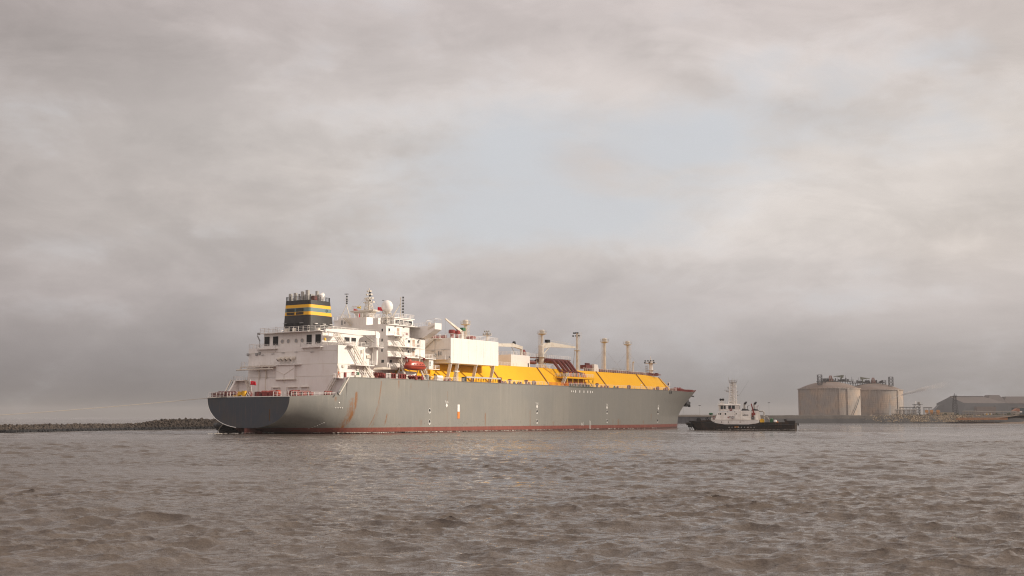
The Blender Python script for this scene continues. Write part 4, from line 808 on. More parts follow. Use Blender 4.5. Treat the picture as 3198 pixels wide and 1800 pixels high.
mb = MB().box(.5, 1.7, 2.9, 4.2, 10.5, 11.5); mb.box(.4, 1.4, 4.0, 6.2, 10.0, 10.55); mb.lathe([(.6, 0), (.6, 1.5), (.7, 1.7)], (1.1, 2.4, 10.0), 12); mb.bar((.6, 5.6, 10.0), (1.0, 4.6, 11.0), .3); mb.build('towing_bracket', YELLOW2, SHIP)
mb = MB()
for y in (.9, .3, -.2): mb.bar((.3, y, 10), (.7, y - .35, 11.3), .12)
mb.build('rope_guides', WHITE, SHIP)
winch(30.6, -20.6, 15.4, 1.15, 0); winch(44.5, -21.8, 15.4, .9, 1); winch(47.4, -21.8, 15.4, .9, 1)
for x in (18.6, 21.5, 25.0): MB().box(x, x + 1.6, -22.3, -21.8, 15.4, 16.0).build('deck_locker', CREAM, SHIP)
MB().rail([(31.2, -22.75, 15.38), (33.2, -22.75, 15.38)], 1.5, .6, .14).rail([(35.8, -22.75, 15.38), (36.4, -22.75, 15.38)], 1.4, .5, .12).build('railing_section', WHITE, SHIP)
# gangway stowed along the rail
g = MB().box(70.3, 89.4, -22.9, -22.3, 16.9, 17.0).box(70.3, 89.4, -22.93, -22.9, 16.6, 17.1).build('accommodation_ladder', STEEL, SHIP)
mb = MB()
for k in range(28): x = 70.5 + k * .68; mb.bar((x, -22.8, 15.5), (x + (.4 if k % 2 else -.2), -22.8, 16.7), .1)
mb.build('ladder_supports', DKRED, g); MB().box(69.0, 70.4, -22.9, -21.9, 15.5, 16.9).build('ladder_winch', BLACK, g); MB().box(89.4, 90.0, -22.9, -22, 15.4, 17.3).build('ladder_end_plate', DKRED, g); mb = MB()
for k in range(40): mb.box(70.4 + k * .475, 70.6 + k * .475, -22.97, -22.94, 16.65, 17.05)
mb.build('ladder_treads', WHITE, g)
# small fittings scattered on the open deck in front of the trunk
fit = [(53.0, 'v', YELLOW2), (55.0, 'p', BLACK), (57.3, 't', MARKW), (60.5, 'b', RED), (62.6, 'b', RED), (66.3, 'm', CREAM), (92.0, 'b', DKRED), (93.6, 'b', DKRED), (96.2, 'v', RED), (99.0, 'b', BLACK), (101.6, 'b', DKRED), (103.0, 'b', DKRED), (106.3, 'v', DKRED), (108.0, 'b', RED), (111.2, 'd', DKRED),
       (155, 'v', DKRED), (158.3, 'b', RED), (161.0, 'b', RED), (163.4, 'b', RED), (168.4, 'b', GREEN), (171.0, 'b', RED), (180.2, 'd', DKRED), (190.4, 'p', MARKW), (202.6, 'b', RED), (206.5, 'd', RED), (213.6, 'b', RED), (217.0, 'd', RED), (222.5, 'b', DKRED), (226, 'b', DKRED), (229, 'd', RED), (232.5, 'b', DKRED)]
for x, k, m_ in fit:
    y = -hull_y(x, 15.2) + 1.1; mb = MB(); z = 15.38
    if k == 'b': mb.box(x - .5, x + .5, y - .3, y + .3, z, z + .5); mb.box(x - .3, x + .3, y - .2, y + .2, z + .5, z + .85)
    elif k == 'v': mb.lathe([(.35, 0), (.35, .9), (.75, 1.0), (.75, 1.35), (.3, 1.6)], (x, y, z), 10)
    elif k == 'd': mb.path([(x, y - .45, z + .75), (x, y + .45, z + .75)], .72, 12); mb.box(x - .3, x + .3, y - .5, y + .5, z, z + .2)
    elif k == 'p': mb.bar((x, y, z), (x, y, z + 2.0), .14); mb.bar((x, y, z + 1.9), (x + 1.1, y, z + 1.7), .25)
    elif k == 't': mb.path([(x - 1.4, y, z + 1.0), (x + 1.4, y, z + 1.0)], .65, 12); mb.box(x - 1.5, x + 1.5, y - .5, y + .5, z, z + .4)
    elif k == 'm': lattice(mb, (x, y, z), (x, y, z + 3.0), .8, .7, 4, .1); mb.box(x - 1.1, x + 1.1, y - .4, y + .4, z + 3.0, z + 3.35)
    mb.build({'b': 'deck_bollard', 'v': 'deck_vent', 'd': 'hose_drum', 'p': 'deck_davit', 't': 'life_raft', 'm': 'light_tower'}[k], m_, SHIP)
# ---- bow: windlasses and red bulwark
mb = MB()
for x in np.arange(233, 271, 1.6):
    y = -hull_y(x, 15.6) + .7; z = ztop(x); mb.box(x, x + random.uniform(.6, 1.3), y, y + 1.0, z, z + random.uniform(.6, 1.25))
mb.build('windlass_gear', RED, SHIP)
for x, s in ((238.5, 1.1), (242.5, 1.3), (247, 1.1)): winch(x, -hull_y(x, 15.5) + 3.5, 15.4, s)
mb = MB(); mb.rail([(x, -hull_y(x, ztop(x) - .1) + .1, ztop(x)) for x in range(233, 273, 4)], 1.05, .9, .08); mb.build('bow_railing', RED, SHIP)
mb = MB(); rows = []
for s in (-1, 1):
    rows = [[(x, s * (hull_y(x, ztop(x) - .05)), ztop(x)), (x + .3, s * (hull_y(x, ztop(x) - .05) + .12), ztop(x) + hh)] for x, hh in ((270, 0.1), (271, .8), (275, .8), (280, .75), (285, .7), (288.6, .5))]; mb.grid(rows)
o = mb.build('bow_bulwark', DKRED, SHIP); m_ = o.modifiers.new('s', 'SOLIDIFY'); m_.thickness = .12
MB().path([(283.6, -.6, 14.3), (285.6, -.7, 14.2)], .3, 8).build('bow_fairlead', BLACK, SHIP)
# ---- ensign at the stern and its pole
MB().tube((.9, -1.0, 10.0), (.5, -.3, 14.7), .06).build('flagstaff', WHITE, SHIP)
ens = flag('ensign', s2w(.5, -.4, 14.3), 1.55, 1.05, FLAGR, 'red ensign with white flower flying from the stern staff above the dark transom', RAD(-5))
mb = MB()
for k in range(5):
    t = 2 * pi * k / 5 + .3; mb.prism([(.78 + .26 * cos(t + d) * r, -.6 + .26 * sin(t + d) * r) for d, r in ((-.35, .35), (-.3, 1), (.15, 1.1), (.35, .4))], 'y', -.02, .1)
mb.build('flower_emblem', MARKW, ens)
# ---- tow line
rope = MB(); A = Vector(s2w(1.2, 3.0, 10.6)); Bp = Vector(s2w(-.2, 8.0, 10.05)); Cp = Vector(s2w(-.25, 15.55, 9.75)); E_ = Vector((-190.0, 300.0, 2.2)); pts = [A, Bp, Cp]
for k in range(1, 25): f = k / 24; p = Cp.lerp(E_, f); p.z -= 1.1 * sin(pi * f); pts.append(p)
tag(rope.path(pts, .07, 5).build('tow_line', ROPEM), 'pale tow rope stretching left from the dark transom of the gas carrier', 'rope')
r2 = MB(); P0 = Vector(s2w(4.8, 13.8, 2.9)); tag(r2.path([P0, Vector(s2w(4.3, 14.9, 1.6)), Vector(s2w(3.9, 15.6, .0))], .10, 5).build('hanging_line', ROPEM), 'short white rope hanging to the water beside the half hidden black tug', 'rope')
# ---- people on the ship
def person(loc, face, label, lean=0.0, stride=.25, arm=.35):
    bm = bmesh.new(); J = {'pel': (0, 0, .95), 'ch': (lean * .5, 0, 1.28), 'nk': (lean * .8, 0, 1.47), 'sl': (lean * .7, .2, 1.42), 'el': (lean + arm, .27, 1.18), 'wl': (lean + arm + .15, .2, 1.0), 'sr': (lean * .7, -.2, 1.42), 'er': (lean - .1, -.3, 1.15), 'wr': (lean + .05, -.3, .92),
        'hl': (0, .1, .92), 'kl': (stride * .7, .11, .5), 'al': (stride, .11, .08), 'tl': (stride + .18, .11, .04), 'hr': (0, -.1, .92), 'kr': (-stride * .3, -.11, .5), 'ar': (-stride, -.11, .08), 'tr': (-stride + .18, -.11, .04)}
    R = {'pel': .15, 'ch': .17, 'nk': .07, 'sl': .08, 'el': .055, 'wl': .04, 'sr': .08, 'er': .055, 'wr': .04, 'hl': .11, 'kl': .075, 'al': .05, 'tl': .045, 'hr': .11, 'kr': .075, 'ar': .05, 'tr': .045}
    me = bpy.data.meshes.new('person'); V = {k: bm.verts.new(p) for k, p in J.items()}
    for a, b in (('pel', 'ch'), ('ch', 'nk'), ('ch', 'sl'), ('sl', 'el'), ('el', 'wl'), ('ch', 'sr'), ('sr', 'er'), ('er', 'wr'), ('pel', 'hl'), ('hl', 'kl'), ('kl', 'al'), ('al', 'tl'), ('pel', 'hr'), ('hr', 'kr'), ('kr', 'ar'), ('ar', 'tr')): bm.edges.new((V[a], V[b]))
    keys = list(J); bm.to_mesh(me); bm.free(); o = bpy.data.objects.new('tmp', me); COL.objects.link(o); o.modifiers.new('k', 'SKIN'); sb = o.modifiers.new('s', 'SUBSURF'); sb.levels = 1
    for k, sv in zip(keys, me.skin_vertices[0].data): sv.radius = (R[k],) * 2; sv.use_root = (k == 'pel')
    dg = bpy.context.evaluated_depsgraph_get(); m2 = bpy.data.meshes.new_from_object(o.evaluated_get(dg)); bpy.data.objects.remove(o); m2.name = 'person'
    m2.materials.clear(); m2.materials.append(COVER); m2.polygons.foreach_set('use_smooth', [True] * len(m2.polygons))
    p = bpy.data.objects.new('person', m2); COL.objects.link(p); p.location = loc; p.rotation_euler = (0, 0, face); tag(p, label, 'person')
    hx = lean * 1.0
    MB().lathe([(.02, -.13), (.075, -.11), (.095, -.03), (.1, .03), (.085, .1), (.02, .13)], (hx + .01, 0, 1.62), 12, 1.1).box(hx + .1, hx + .13, -.015, .015, 1.59, 1.63).build('head', SKIN, p, True)
    MB().lathe([(.125, 0), (.115, .05), (.08, .1), (.02, .125)], (hx, 0, 1.65), 12, 1.1).build('helmet', MARKO, p, True)
    for (x, y, z) in (J['wl'], J['wr']):
        mb = MB().box(x, x + .07, y - .035, y + .035, z - .09, z)
        for k in range(4): mb.bar((x + .03 + k * .004, y - .03 + k * .02, z - .09), (x + .045, y - .03 + k * .02, z - .16 - (.01 if k in (1, 2) else 0)), .017)
        mb.bar((x, y + .03, z - .04), (x + .06, y + .055, z - .1), .018); mb.build('hand', SKIN, p)
    return p
person(s2w(14.6, -19.5, 15.26), pi / 2 - .579 - 1.2, 'person in orange coverall on the white stair landing at the house corner', .05, .22)
person(s2w(34.6, -21.9, 15.40), pi / 2 - .579 + 2.6, 'person in orange coverall standing among red fairleads on main deck', .12, .05, .2)

# pipes, lamps and rust-stained seams on the sunlit house sides
for x0, x1, z in ((38.3, 55.8, 24.9), (38.3, 55.8, 21.9), (49.2, 55.8, 27.9)): MB().bar((x0, -17.66, z), (x1, -17.66, z), .07).build('wall_seam', CREAM, AB)
for x in (45.6, 49.0, 53.4): MB().bar((x, -17.68, 19.0), (x, -17.68, 27.8), .09).build('wall_pipe', CREAM, AB)
for x, z in ((41.5, 27.6), (46.5, 27.6), (52.5, 27.4), (43.0, 24.6), (50.0, 24.5), (42.0, 31.0), (46.0, 31.0)): MB().box(x, x + .5, -17.66 if z < 28 else -17.05, -18.0 if z < 28 else -17.4, z, z + .2).build('wall_lamp', GREY, SHIP)
for x, z in ((66.5, 24.2), (73, 27.9)): pass
for x in np.arange(64.5, 89, 4.1): MB().box(x, x + .05, -22.0, -22.02, 21.1, 28.7).build('plate_seam', CREAM, BX)
MB().box(58.5, 60.3, -21.8, -20.6, 15.4, 17.0).build('yellow_locker', YELLOW2, SHIP)
MB().lathe([(.75, 0), (.75, 1.6)], (51.6, -21.6, 15.4), 12).build('grey_drum', GREY, SHIP)
# ================================================================== TUGS
TUGBLACK = paint('tug_hull_black', (.022, .019, .018), .6, .35, .5, (.075, .045, .03), streak=.25)
TUGWHITE = paint('tug_house_paint', (.82, .79, .75), .5, .18, .5, (.36, .28, .2), streak=.22)
def tug_hull(root, profile, hb=5.5, mat=TUGBLACK):
    rows = []
    for x, zt, h, xw in profile:      # x at deck, deck height, half breadth factor, x at the waterline
        row = []
        for k in range(9):
            t = k / 8; z = -1.2 + (zt + 1.2) * t; s = (z + 1.2) / (zt + 1.2); f = min(1, .80 + .20 * s ** .5) if h > .5 else (.45 + .55 * s)
            row.append((xw + (x - xw) * s ** 1.3, hb * h * f, z))
        rows.append(row)
    mb = MB().grid(rows); mb.grid([[(x, -y, z) for x, y, z in r] for r in reversed(rows)])
    a = rows[0]; mb.add(a + [(x, -y, z) for x, y, z in reversed(a)], [tuple(range(18))]); a = rows[-1]; mb.add(a + [(x, -y, z) for x, y, z in reversed(a)], [tuple(range(18))])
    mb.grid([[(r[-1][0], r[-1][1] - .15, r[-1][2] - .55), (r[-1][0], -r[-1][1] + .15, r[-1][2] - .55)] for r in rows])
    o = mb.build('hull', mat, root); recalc(o); return o
TG = empty('harbour_tug', (79.2, 416, 0), RAD(168)); tag(TG, 'black hulled tug with white wheelhouse and tall mast lying off the gas carrier bow', 'tugboat')
th = tug_hull(TG, [(-18.2, 2.5, .80, -18.0), (-17.5, 2.55, .95, -17.3), (-14, 2.8, 1, -13.9), (-6, 2.75, 1, -6), (-4.2, 2.3, 1, -4.2), (-2, 2.05, 1, -2), (6, 2.1, 1, 6), (9.0, 2.5, 1, 8.5), (10.8, 3.6, .97, 10), (14, 3.35, .82, 13), (17.2, 3.25, .52, 15.0), (18.3, 3.2, .25, 15.8)])
mb = MB().path([(17.0, 2.9, 2.3), (18.5, 1.2, 2.3), (18.7, 0, 2.3), (18.5, -1.2, 2.3), (17.0, -2.9, 2.3)], .62, 10); mb.path([(17.0, 2.9, 1.5), (18.2, 1.2, 1.4), (18.2, -1.2, 1.4), (17.0, -2.9, 1.5)], .4, 8); mb.path([(16, 3.8, 2.9), (10, 5.4, 2.6), (5, 5.6, 1.7), (-4, 5.6, 1.7), (-17, 5.5, 2.0)], .16, 6); mb.build('bow_fender', BLACK, TG)
mb = MB()
for a, b_ in (((18.0, 1.6, 1.6), (17.9, 1.7, .1)), ((17.4, 2.0, 1.7), (16.9, 2.2, .2)), ((18.3, .8, 1.8), (17.4, 1.6, .9)), ((17.0, 2.4, 1.2), (17.8, 1.9, .15))): mb.tube(a, b_, .08, n=5)
mb.build('fender_chains', BLACK, th)
for x, y in ((-18.6, 3.2), (-18.6, 1.0), (-18.6, -2.0)): MB().ring((x, y, 2.2), .4, .2, 'x', 14).build('tyre_fender', BLACK, TG)
mb = MB().box(-17.6, -14.2, 4.75, 4.95, 2.7, 3.35); mb.prism([(-17.8, 2.4), (-14.2, 2.4), (-14.5, 3.1), (-17.4, 3.1)], 'y', -4.9, -4.7); mb.build('stern_bulwark', TUGBLACK, TG)
MB().box(1.2, 2.6, 5.53, 5.58, .9, 1.75).build('rust_patch', paint('tug_rust', (.28, .12, .03), .8, .3), th)
mb = MB()
for k in range(9): x = 4.6 - k * 1.05; mb.box(x - (.3 if k % 3 else .45), x, 5.6, 5.63, 1.05, 1.2)
mb.build('name_marks', MARKW, th)
lh = MB().prism([(10.5, 2.0), (10.5, 3.6), (-5.5, 3.6), (-5.5, 2.3), (-3.5, 1.9)], 'y', -4.7, 4.9).build('lower_deckhouse', TUGWHITE, TG)
MB().rail([(-5.4, 4.8, 3.6), (10.4, 4.8, 3.6), (10.4, -4.6, 3.6)], .75, 1.3, .07).build('railing', TUGWHITE, lh); MB().box(-5.6, 10.6, 4.7, 5.0, 3.55, 3.66).build('deck_edge', CREAM, lh)
for x, m_ in ((9.4, DARK), (6.9, DARK), (4.6, DARK), (.7, RED)): MB().lathe([(.17, 0), (.17, .04)], (0, 0, 0), 10).build('porthole', m_, lh).matrix_local = __import__('mathutils').Matrix.Translation((x, 4.9, 2.85)) @ __import__('mathutils').Matrix.Rotation(-pi / 2, 4, 'X')
mh = MB().loft([[(9.2, -3.4, 3.62), (9.2, 3.4, 3.62), (8.2, 3.4, 6.1), (8.2, -3.4, 6.1)], [(.4, -3.4, 3.62), (.4, 3.4, 3.62), (.4, 3.4, 6.55), (.4, -3.4, 6.55)]]).build('upper_deckhouse', TUGWHITE, TG)
for x, z, w, h in ((7.9, 5.6, .3, .35), (5.6, 5.6, .45, .6), (1.9, 5.65, .3, .35), (4.1, 4.6, .35, .45), (7.3, 5.6, .5, .6), (2.4, 5.3, .2, .25), (4.8, 6.3, .2, .2), (2.6, 6.3, .2, .2)): MB().box(x - w / 2, x + w / 2, 3.4, 3.45, z - h / 2, z + h / 2).build('window', DARK if w < .5 else GLASS, mh)
MB().box(2.5, 3.7, 3.5, 4.3, 4.1, 4.75).build('life_raft', GREY, TG)
for x, y, z in ((9.5, 3.7, 4.35), (3.2, 3.55, 4.4), (3.75, 3.05, 7.05)): MB().ring((x, y, z), .34, .12, 'y', 16).build('lifebuoy', RED, TG)
MB().box(4.4, 4.9, 3.45, 3.6, 4.2, 4.65).build('fire_box', RED, TG)
wr = [(7.3, 2.8), (.8, 2.8), (.8, -2.8), (7.3, -2.8), (8.0, -1.6), (8.0, 1.6)]
WHs = MB().loft([[(x * .98 + .05, y * .97, 6.56) for x, y in wr], [(x, y, 8.7) for x, y in wr]]).build('wheelhouse', TUGWHITE, TG); recalc(WHs)
MB().loft([[(x + (.3 if x > 4 else -.2), y * 1.08, 8.72) for x, y in wr], [(x * .97, y * .95, 9.0) for x, y in wr]]).build('roof', TUGWHITE, WHs)
for x0, x1 in ((6.4, 7.2), (5.5, 6.2), (3.6, 4.6), (2.4, 3.4)): MB().box(x0, x1, 2.72, 2.83, 7.3, 8.45).build('wheelhouse_window', GLASS, WHs)
for y0, y1 in ((1.5, 2.5), (.3, 1.2), (-1.2, -.3), (-2.5, -1.5)): MB().box(.72, .8, y0, y1, 7.2, 8.45).build('wheelhouse_window', GLASS, WHs)
MB().box(.45, 7.4, -2.9, 2.9, 6.56, 6.7).build('wheelhouse_deck', TUGWHITE, TG)
mb = MB().rail([(8.0, 2.4, 9.0), (6.4, 2.6, 9.0), (5.2, 2.6, 9.0)], 1.0, .6, .06); mb.box(6.1, 7.6, -1.2, 1.2, 9.0, 9.5); mb.rail([(.9, 2.6, 9.0), (2.4, 2.6, 9.0)], 1.3, .5, .07); mb.build('roof_railing', TUGWHITE, WHs)
for x in (7.2, 6.4): MB().lathe([(.15, 0), (.42, .25), (.42, .6), (.2, .8)], (x, 1.2, 10.1), 10).build('searchlight', BLACK, TG)
mb = MB(); mb.tube((6.8, 1.2, 9.4), (6.8, 1.2, 10.2), .12); mb.bar((6.2, 1.2, 10.1), (7.5, 1.2, 10.1), .1); mb.build('light_bracket', TUGWHITE, TG)
mb = MB(); lattice(mb, (3.2, 0, 9.0), (3.0, 0, 16.3), 2.6, 1.9, 9, .26); mb.tube((3.1, 0, 9.0), (3.0, 0, 16.6), .5, .35); mb.tube((2.6, 1.1, 9.0), (2.7, .9, 16.6), .24); mb.box(1.9, 4.1, -.7, .7, 9.0, 10.0)
for k in range(4): mb.ring((2.2, 1.15, 10.2 + k * 1.6), .42, .05, 'y', 12, 4)
TM = mb.build('mast', TUGWHITE, TG)
mb = MB(); mb.box(1.7, 4.3, -1.3, 1.3, 16.3, 16.42); mb.rail([(1.8, 1.2, 16.4), (4.2, 1.2, 16.4), (4.2, -1.2, 16.4), (1.8, -1.2, 16.4), (1.8, 1.2, 16.4)], .7, .8, .06, 2)
for x, h in ((4.3, 1.8), (3.6, 1.0), (3.0, 1.6), (2.4, 1.2), (1.6, 1.1)): mb.tube((x, .8, 16.4), (x + random.uniform(-.2, .3), .8, 16.4 + h), .05, n=5)
for z, x in ((14.6, 4.6), (14.1, 4.5), (13.0, 1.5), (11.8, 1.4)): mb.box(x - .25, x + .25, .6, 1.0, z, z + .3)
mb.build('mast_head', STEEL, TM)
mb = MB(); mb.bar((4.2, .3, 13.2), (5.3, .3, 13.3), .35, .35); mb.bar((4.3, .3, 13.75), (6.0, .3, 13.8), .16, .14); mb.bar((5.2, .3, 13.3), (5.2, .3, 13.75), .15); mb.build('radar_scanner', STEEL, TM)
MB().tube((1.0, 1.6, 11.8), (-2.6, 1.6, 17.2), .045, .02, 5).build('whip_aerial', GREY, TG)
for k, (x0, x1, y0, y1) in enumerate(((-2.6, .25, 1.2, 3.9), (-5.7, -3.0, -3.6, -.8))):
    f = MB().loft([[(x0 - .5, y0, 3.62), (x1, y0, 3.62), (x1, y1, 3.62), (x0 - .5, y1, 3.62)], [(x0, y0 + .1, 6.7), (x1, y0 + .1, 6.7), (x1, y1 - .1, 6.7), (x0, y1 - .1, 6.7)]]).build('funnel', TUGWHITE, TG); MB().loft([[(x0, y0 + .1, 6.72), (x1, y0 + .1, 6.72), (x1, y1 - .1, 6.72), (x0, y1 - .1, 6.72)], [(x0 + .5, y0 + .4, 7.15), (x1 - .4, y0 + .4, 7.45), (x1 - .4, y1 - .4, 7.45), (x0 + .5, y1 - .4, 7.15)]]).build('funnel_top', BLACK, f)
    xm = x1 - 1.1; ym = (y0 + y1) / 2; MB().tube((xm, ym, 7.2), (xm, ym, 9.0), .34, .34, 12).build('exhaust_pipe', STEEL, f); MB().path([(xm + .05, ym, 8.85), (xm - .35, ym, 9.3), (xm - .75, ym, 9.75)], [.36, .4, .22], 10).build('exhaust_tip', BLACK, f)
    MB().path([(x0 + .7, ym, 7.1), (x0 + .7, ym, 8.3), (x0 + .1, ym, 8.4)], .1, 6).build('vent_pipe', RED if k else BLACK, f)
t = text_obj('adani', .95, 'lettering', BLACK, TG, (-1.1, 3.96, 5.25), (pi / 2 + .02, 0, pi), sx=.95)
mb = MB().bar((-3.3, 1.6, 4.2), (-3.9, 1.6, 6.3), .5, .5); mb.bar((-3.8, 1.6, 6.2), (-3.1, 1.6, 9.1), .42, .5, .3, .35); mb.box(-4.4, -3.2, 1.2, 2.0, 5.2, 6.0); mb.lathe([(.5, 0), (.4, .8)], (-3.3, 1.6, 3.62), 10); mb.build('deck_crane', RED, TG)
mb = MB(); mb.box(-5.4, -2.9, .2, .9, 3.62, 6.4); mb.box(-4.6, -3.9, 1, 1.8, 3.62, 5.4); mb.build('engine_vents', TUGWHITE, TG); MB().box(-4.2, -3.0, 2.2, 3.6, 3.62, 4.7).build('deck_box', DARK, TG)
mb = MB().path([(-5.6, -1.4, 6.6), (-7.0, -1.4, 6.6), (-7.4, -1.4, 6.2), (-7.4, -1.4, 2.6)], .2, 8); mb.path([(-5.6, 1.6, 6.5), (-7.0, 1.6, 6.5), (-7.3, 1.6, 6.1), (-7.3, 1.6, 5.0)], .22, 8); mb.path([(-7.1, 2.4, 4.9), (-8.4, 2.4, 4.6), (-9.2, 2.4, 3.2), (-9.2, 2.4, 2.4)], .16, 8); mb.build('towing_arch', STEEL, TG)
MB().lathe([(.7, -1.2), (.8, -1.1), (.8, -1.0), (.35, -.9), (.35, .9), (.8, 1.0), (.8, 1.2)], (0, 0, 0), 14).build('towing_winch', YELLOW2, TG).matrix_local = __import__('mathutils').Matrix.Translation((-6.6, 1.5, 3.2)) @ __import__('mathutils').Matrix.Rotation(pi / 2, 4, 'X')
mb = MB().box(-10.3, -9.2, 1.4, 2.6, 2.3, 3.6); mb.lathe([(.5, 0), (.6, .4), (.3, .7)], (-9.8, 2.0, 3.4), 10); mb.build('capstan', GREEN, TG)
mb = MB().lathe([(.3, 0), (.3, 1.3), (.55, 1.35), (.55, 1.55), (.3, 1.6)], (-14.4, 2.4, 2.3), 10); mb.bar((-14.9, 2.4, 3.4), (-13.9, 2.4, 3.4), .2); mb.build('tow_bitt', BLACK, TG)
MB().lathe([(.3, 0), (.5, .2), (.5, .7), (.3, .9)], (-11.0, 3.0, 2.7), 10).build('buoy', MARKW, TG); MB().lathe([(.4, 0), (.5, .3), (.2, .6)], (-11.7, 3.0, 2.4), 10).build('hose_coil', MARKO, TG)
mb = MB().lathe([(.75, -1.4), (.75, -1.2), (.4, -1.2), (.4, 1.2), (.75, 1.2), (.75, 1.4)], (0, 0, 0), 14); mb.build('bow_winch', BLACK, TG).matrix_local = __import__('mathutils').Matrix.Translation((14.8, .6, 3.6)) @ __import__('mathutils').Matrix.Rotation(pi / 2, 4, 'X')
mb = MB().path([(11.6, 2.8, 3.2), (12.4, 2.6, 4.0), (11.4, 2.4, 4.6)], .16, 6); mb.path([(10.9, 3.6, 3.2), (11.8, 3.4, 4.2)], .18, 6); mb.box(12.8, 13.4, 2, 2.6, 3.0, 3.5); mb.build('foredeck_gear', BLACK, TG)
mb = MB().tube((10.6, 1.2, 3.4), (10.6, 1.2, 5.3), .08); mb.lathe([(.1, -.35), (.6, -.2), (.7, .1), (.45, .35), (.1, .42)], (10.6, 1.2, 5.6), 12, 1.1); mb.build('covered_monitor', GREEN, TG)
# second tug, hidden behind the stern of the carrier: bow only in view
T2 = empty('second_tug', s2w(26.4, 25.0, 0), pi / 2 - .579 + pi + RAD(22)); tag(T2, 'black tug mostly hidden behind the dark transom of the gas carrier, only its bow visible', 'tugboat')
tug_hull(T2, [(-15, 2.3, .8, -15), (-6, 2.0, 1, -6), (6, 2.0, 1, 6), (11, 2.5, .95, 10.5), (15, 2.9, .8, 14), (18, 3.05, .5, 15.6), (19.2, 3.0, .22, 16.0)], 5.2, TUGBLACK)
mb = MB().path([(17.2, 3.4, 2.2), (19.3, 1.6, 2.2), (19.6, 0, 2.2), (19.3, -1.6, 2.2), (17.2, -3.4, 2.2)], .8, 10); mb.path([(17.0, 3.0, 1.2), (18.6, 1.2, 1.1), (18.6, -1.2, 1.1), (17.0, -3.0, 1.2)], .5, 8)
for k in range(8): mb.bar((19.3 - k * .2, -1.5 + k * .4, 1.6), (19.2 - k * .2, -1.4 + k * .4, .8 + random.random() * .5), .12)
mb.build('bow_fender', BLACK, T2); MB().box(-3, 6, -2.8, 2.8, 1.6, 4.2).build('deckhouse', TUGWHITE, T2); MB().box(-1.5, 4, -2.2, 2.2, 4.22, 6.4).build('wheelhouse', TUGWHITE, T2)
# ================================================================== rock generator
def rocks(pts, sizes, name, mat, flat=.8):
    n = len(pts); t = (1 + 5 ** .5) / 2
    ico = np.array([(-1, t, 0), (1, t, 0), (-1, -t, 0), (1, -t, 0), (0, -1, t), (0, 1, t), (0, -1, -t), (0, 1, -t), (t, 0, -1), (t, 0, 1), (-t, 0, -1), (-t, 0, 1)]) / 1.9
    F = np.array([(0, 11, 5), (0, 5, 1), (0, 1, 7), (0, 7, 10), (0, 10, 11), (1, 5, 9), (5, 11, 4), (11, 10, 2), (10, 7, 6), (7, 1, 8), (3, 9, 4), (3, 4, 2), (3, 2, 6), (3, 6, 8), (3, 8, 9), (4, 9, 5), (2, 4, 11), (6, 2, 10), (8, 6, 7), (9, 8, 1)])
    V = ico[None] * np.random.uniform(.6, 1.25, (n, 12, 1)) * np.array(sizes)[:, None, None] * .5
    A = np.random.normal(size=(n, 3, 3)); Q = np.linalg.qr(A)[0]; V = np.einsum('nij,nkj->nki', Q, V * np.array([1.25, 1, flat])) + np.array(pts)[:, None]
    V = V.reshape(-1, 3); FF = (F[None] + (np.arange(n) * 12)[:, None, None]).reshape(-1, 3)
    me = bpy.data.meshes.new(name); me.vertices.add(len(V)); me.vertices.foreach_set('co', V.ravel().astype('f')); me.loops.add(FF.size); me.loops.foreach_set('vertex_index', FF.ravel().astype('i')); me.polygons.add(len(FF)); me.polygons.foreach_set('loop_start', np.arange(0, FF.size, 3, dtype='i')); me.polygons.foreach_set('loop_total', np.full(len(FF), 3, dtype='i'))
    me.update(); me.validate(); me.materials.append(mat); o = bpy.data.objects.new(name, me); COL.objects.link(o); return o
def rock_mat(name, a, b, wet):
    mt = bpy.data.materials.new(name); mt.use_nodes = True; N = NT(mt.node_tree); p = N.n['Principled BSDF']; G = N.new('ShaderNodeNewGeometry'); pos = G.outputs['Position']; Z = N.xyz(pos)[2]
    isl = G.outputs['Random Per Island']; n = N.noise(pos, 1.2, 4); c = N.mix(isl, a, b); c = N.mix(N.m('MULTIPLY', N.ss(n, .45, .7), .5), c, tuple(v * .5 for v in a))
    c = N.mix(N.ss(N.m('ADD', Z, N.m('MULTIPLY', N.m('SUBTRACT', n, .5), .8)), 1.1, .6), c, wet); N.put(p.inputs['Base Color'], c); p.inputs['Roughness'].default_value = .85; return mt
ROCK = rock_mat('breakwater_rock', (.026, .019, .015), (.075, .055, .041), (.012, .012, .014))
# left breakwater
path = [(-163, 250), (-148, 348), (-136, 427), (-118, 474), (-98, 540), (-60, 640), (-20, 720)]
def bw_h(y): return float(np.interp(y, [0, 350, 427, 441, 452, 800], [2.1, 2.05, 1.85, 1.95, 3.45, 3.6]))
mb = MB(); rows = []; dense = []
for (x0, y0), (x1, y1) in zip(path[:-1], path[1:]):
    n = int(math.hypot(x1 - x0, y1 - y0) / 3); dense += [(x0 + (x1 - x0) * k / n, y0 + (y1 - y0) * k / n, x1 - x0, y1 - y0) for k in range(n)]
for x, y, dx, dy in dense:
    L = math.hypot(dx, dy); nx, ny = -dy / L, dx / L; h = bw_h(y) - .35
    rows.append([(x + nx * a, y + ny * a, z) for a, z in ((-1.5, -1.2), (0, -.1), (5.0, h), (10.5, h), (17, -1.2))])
tag(mb.grid(rows).build('breakwater', ROCK), kind='structure')
pts = []; sz = []
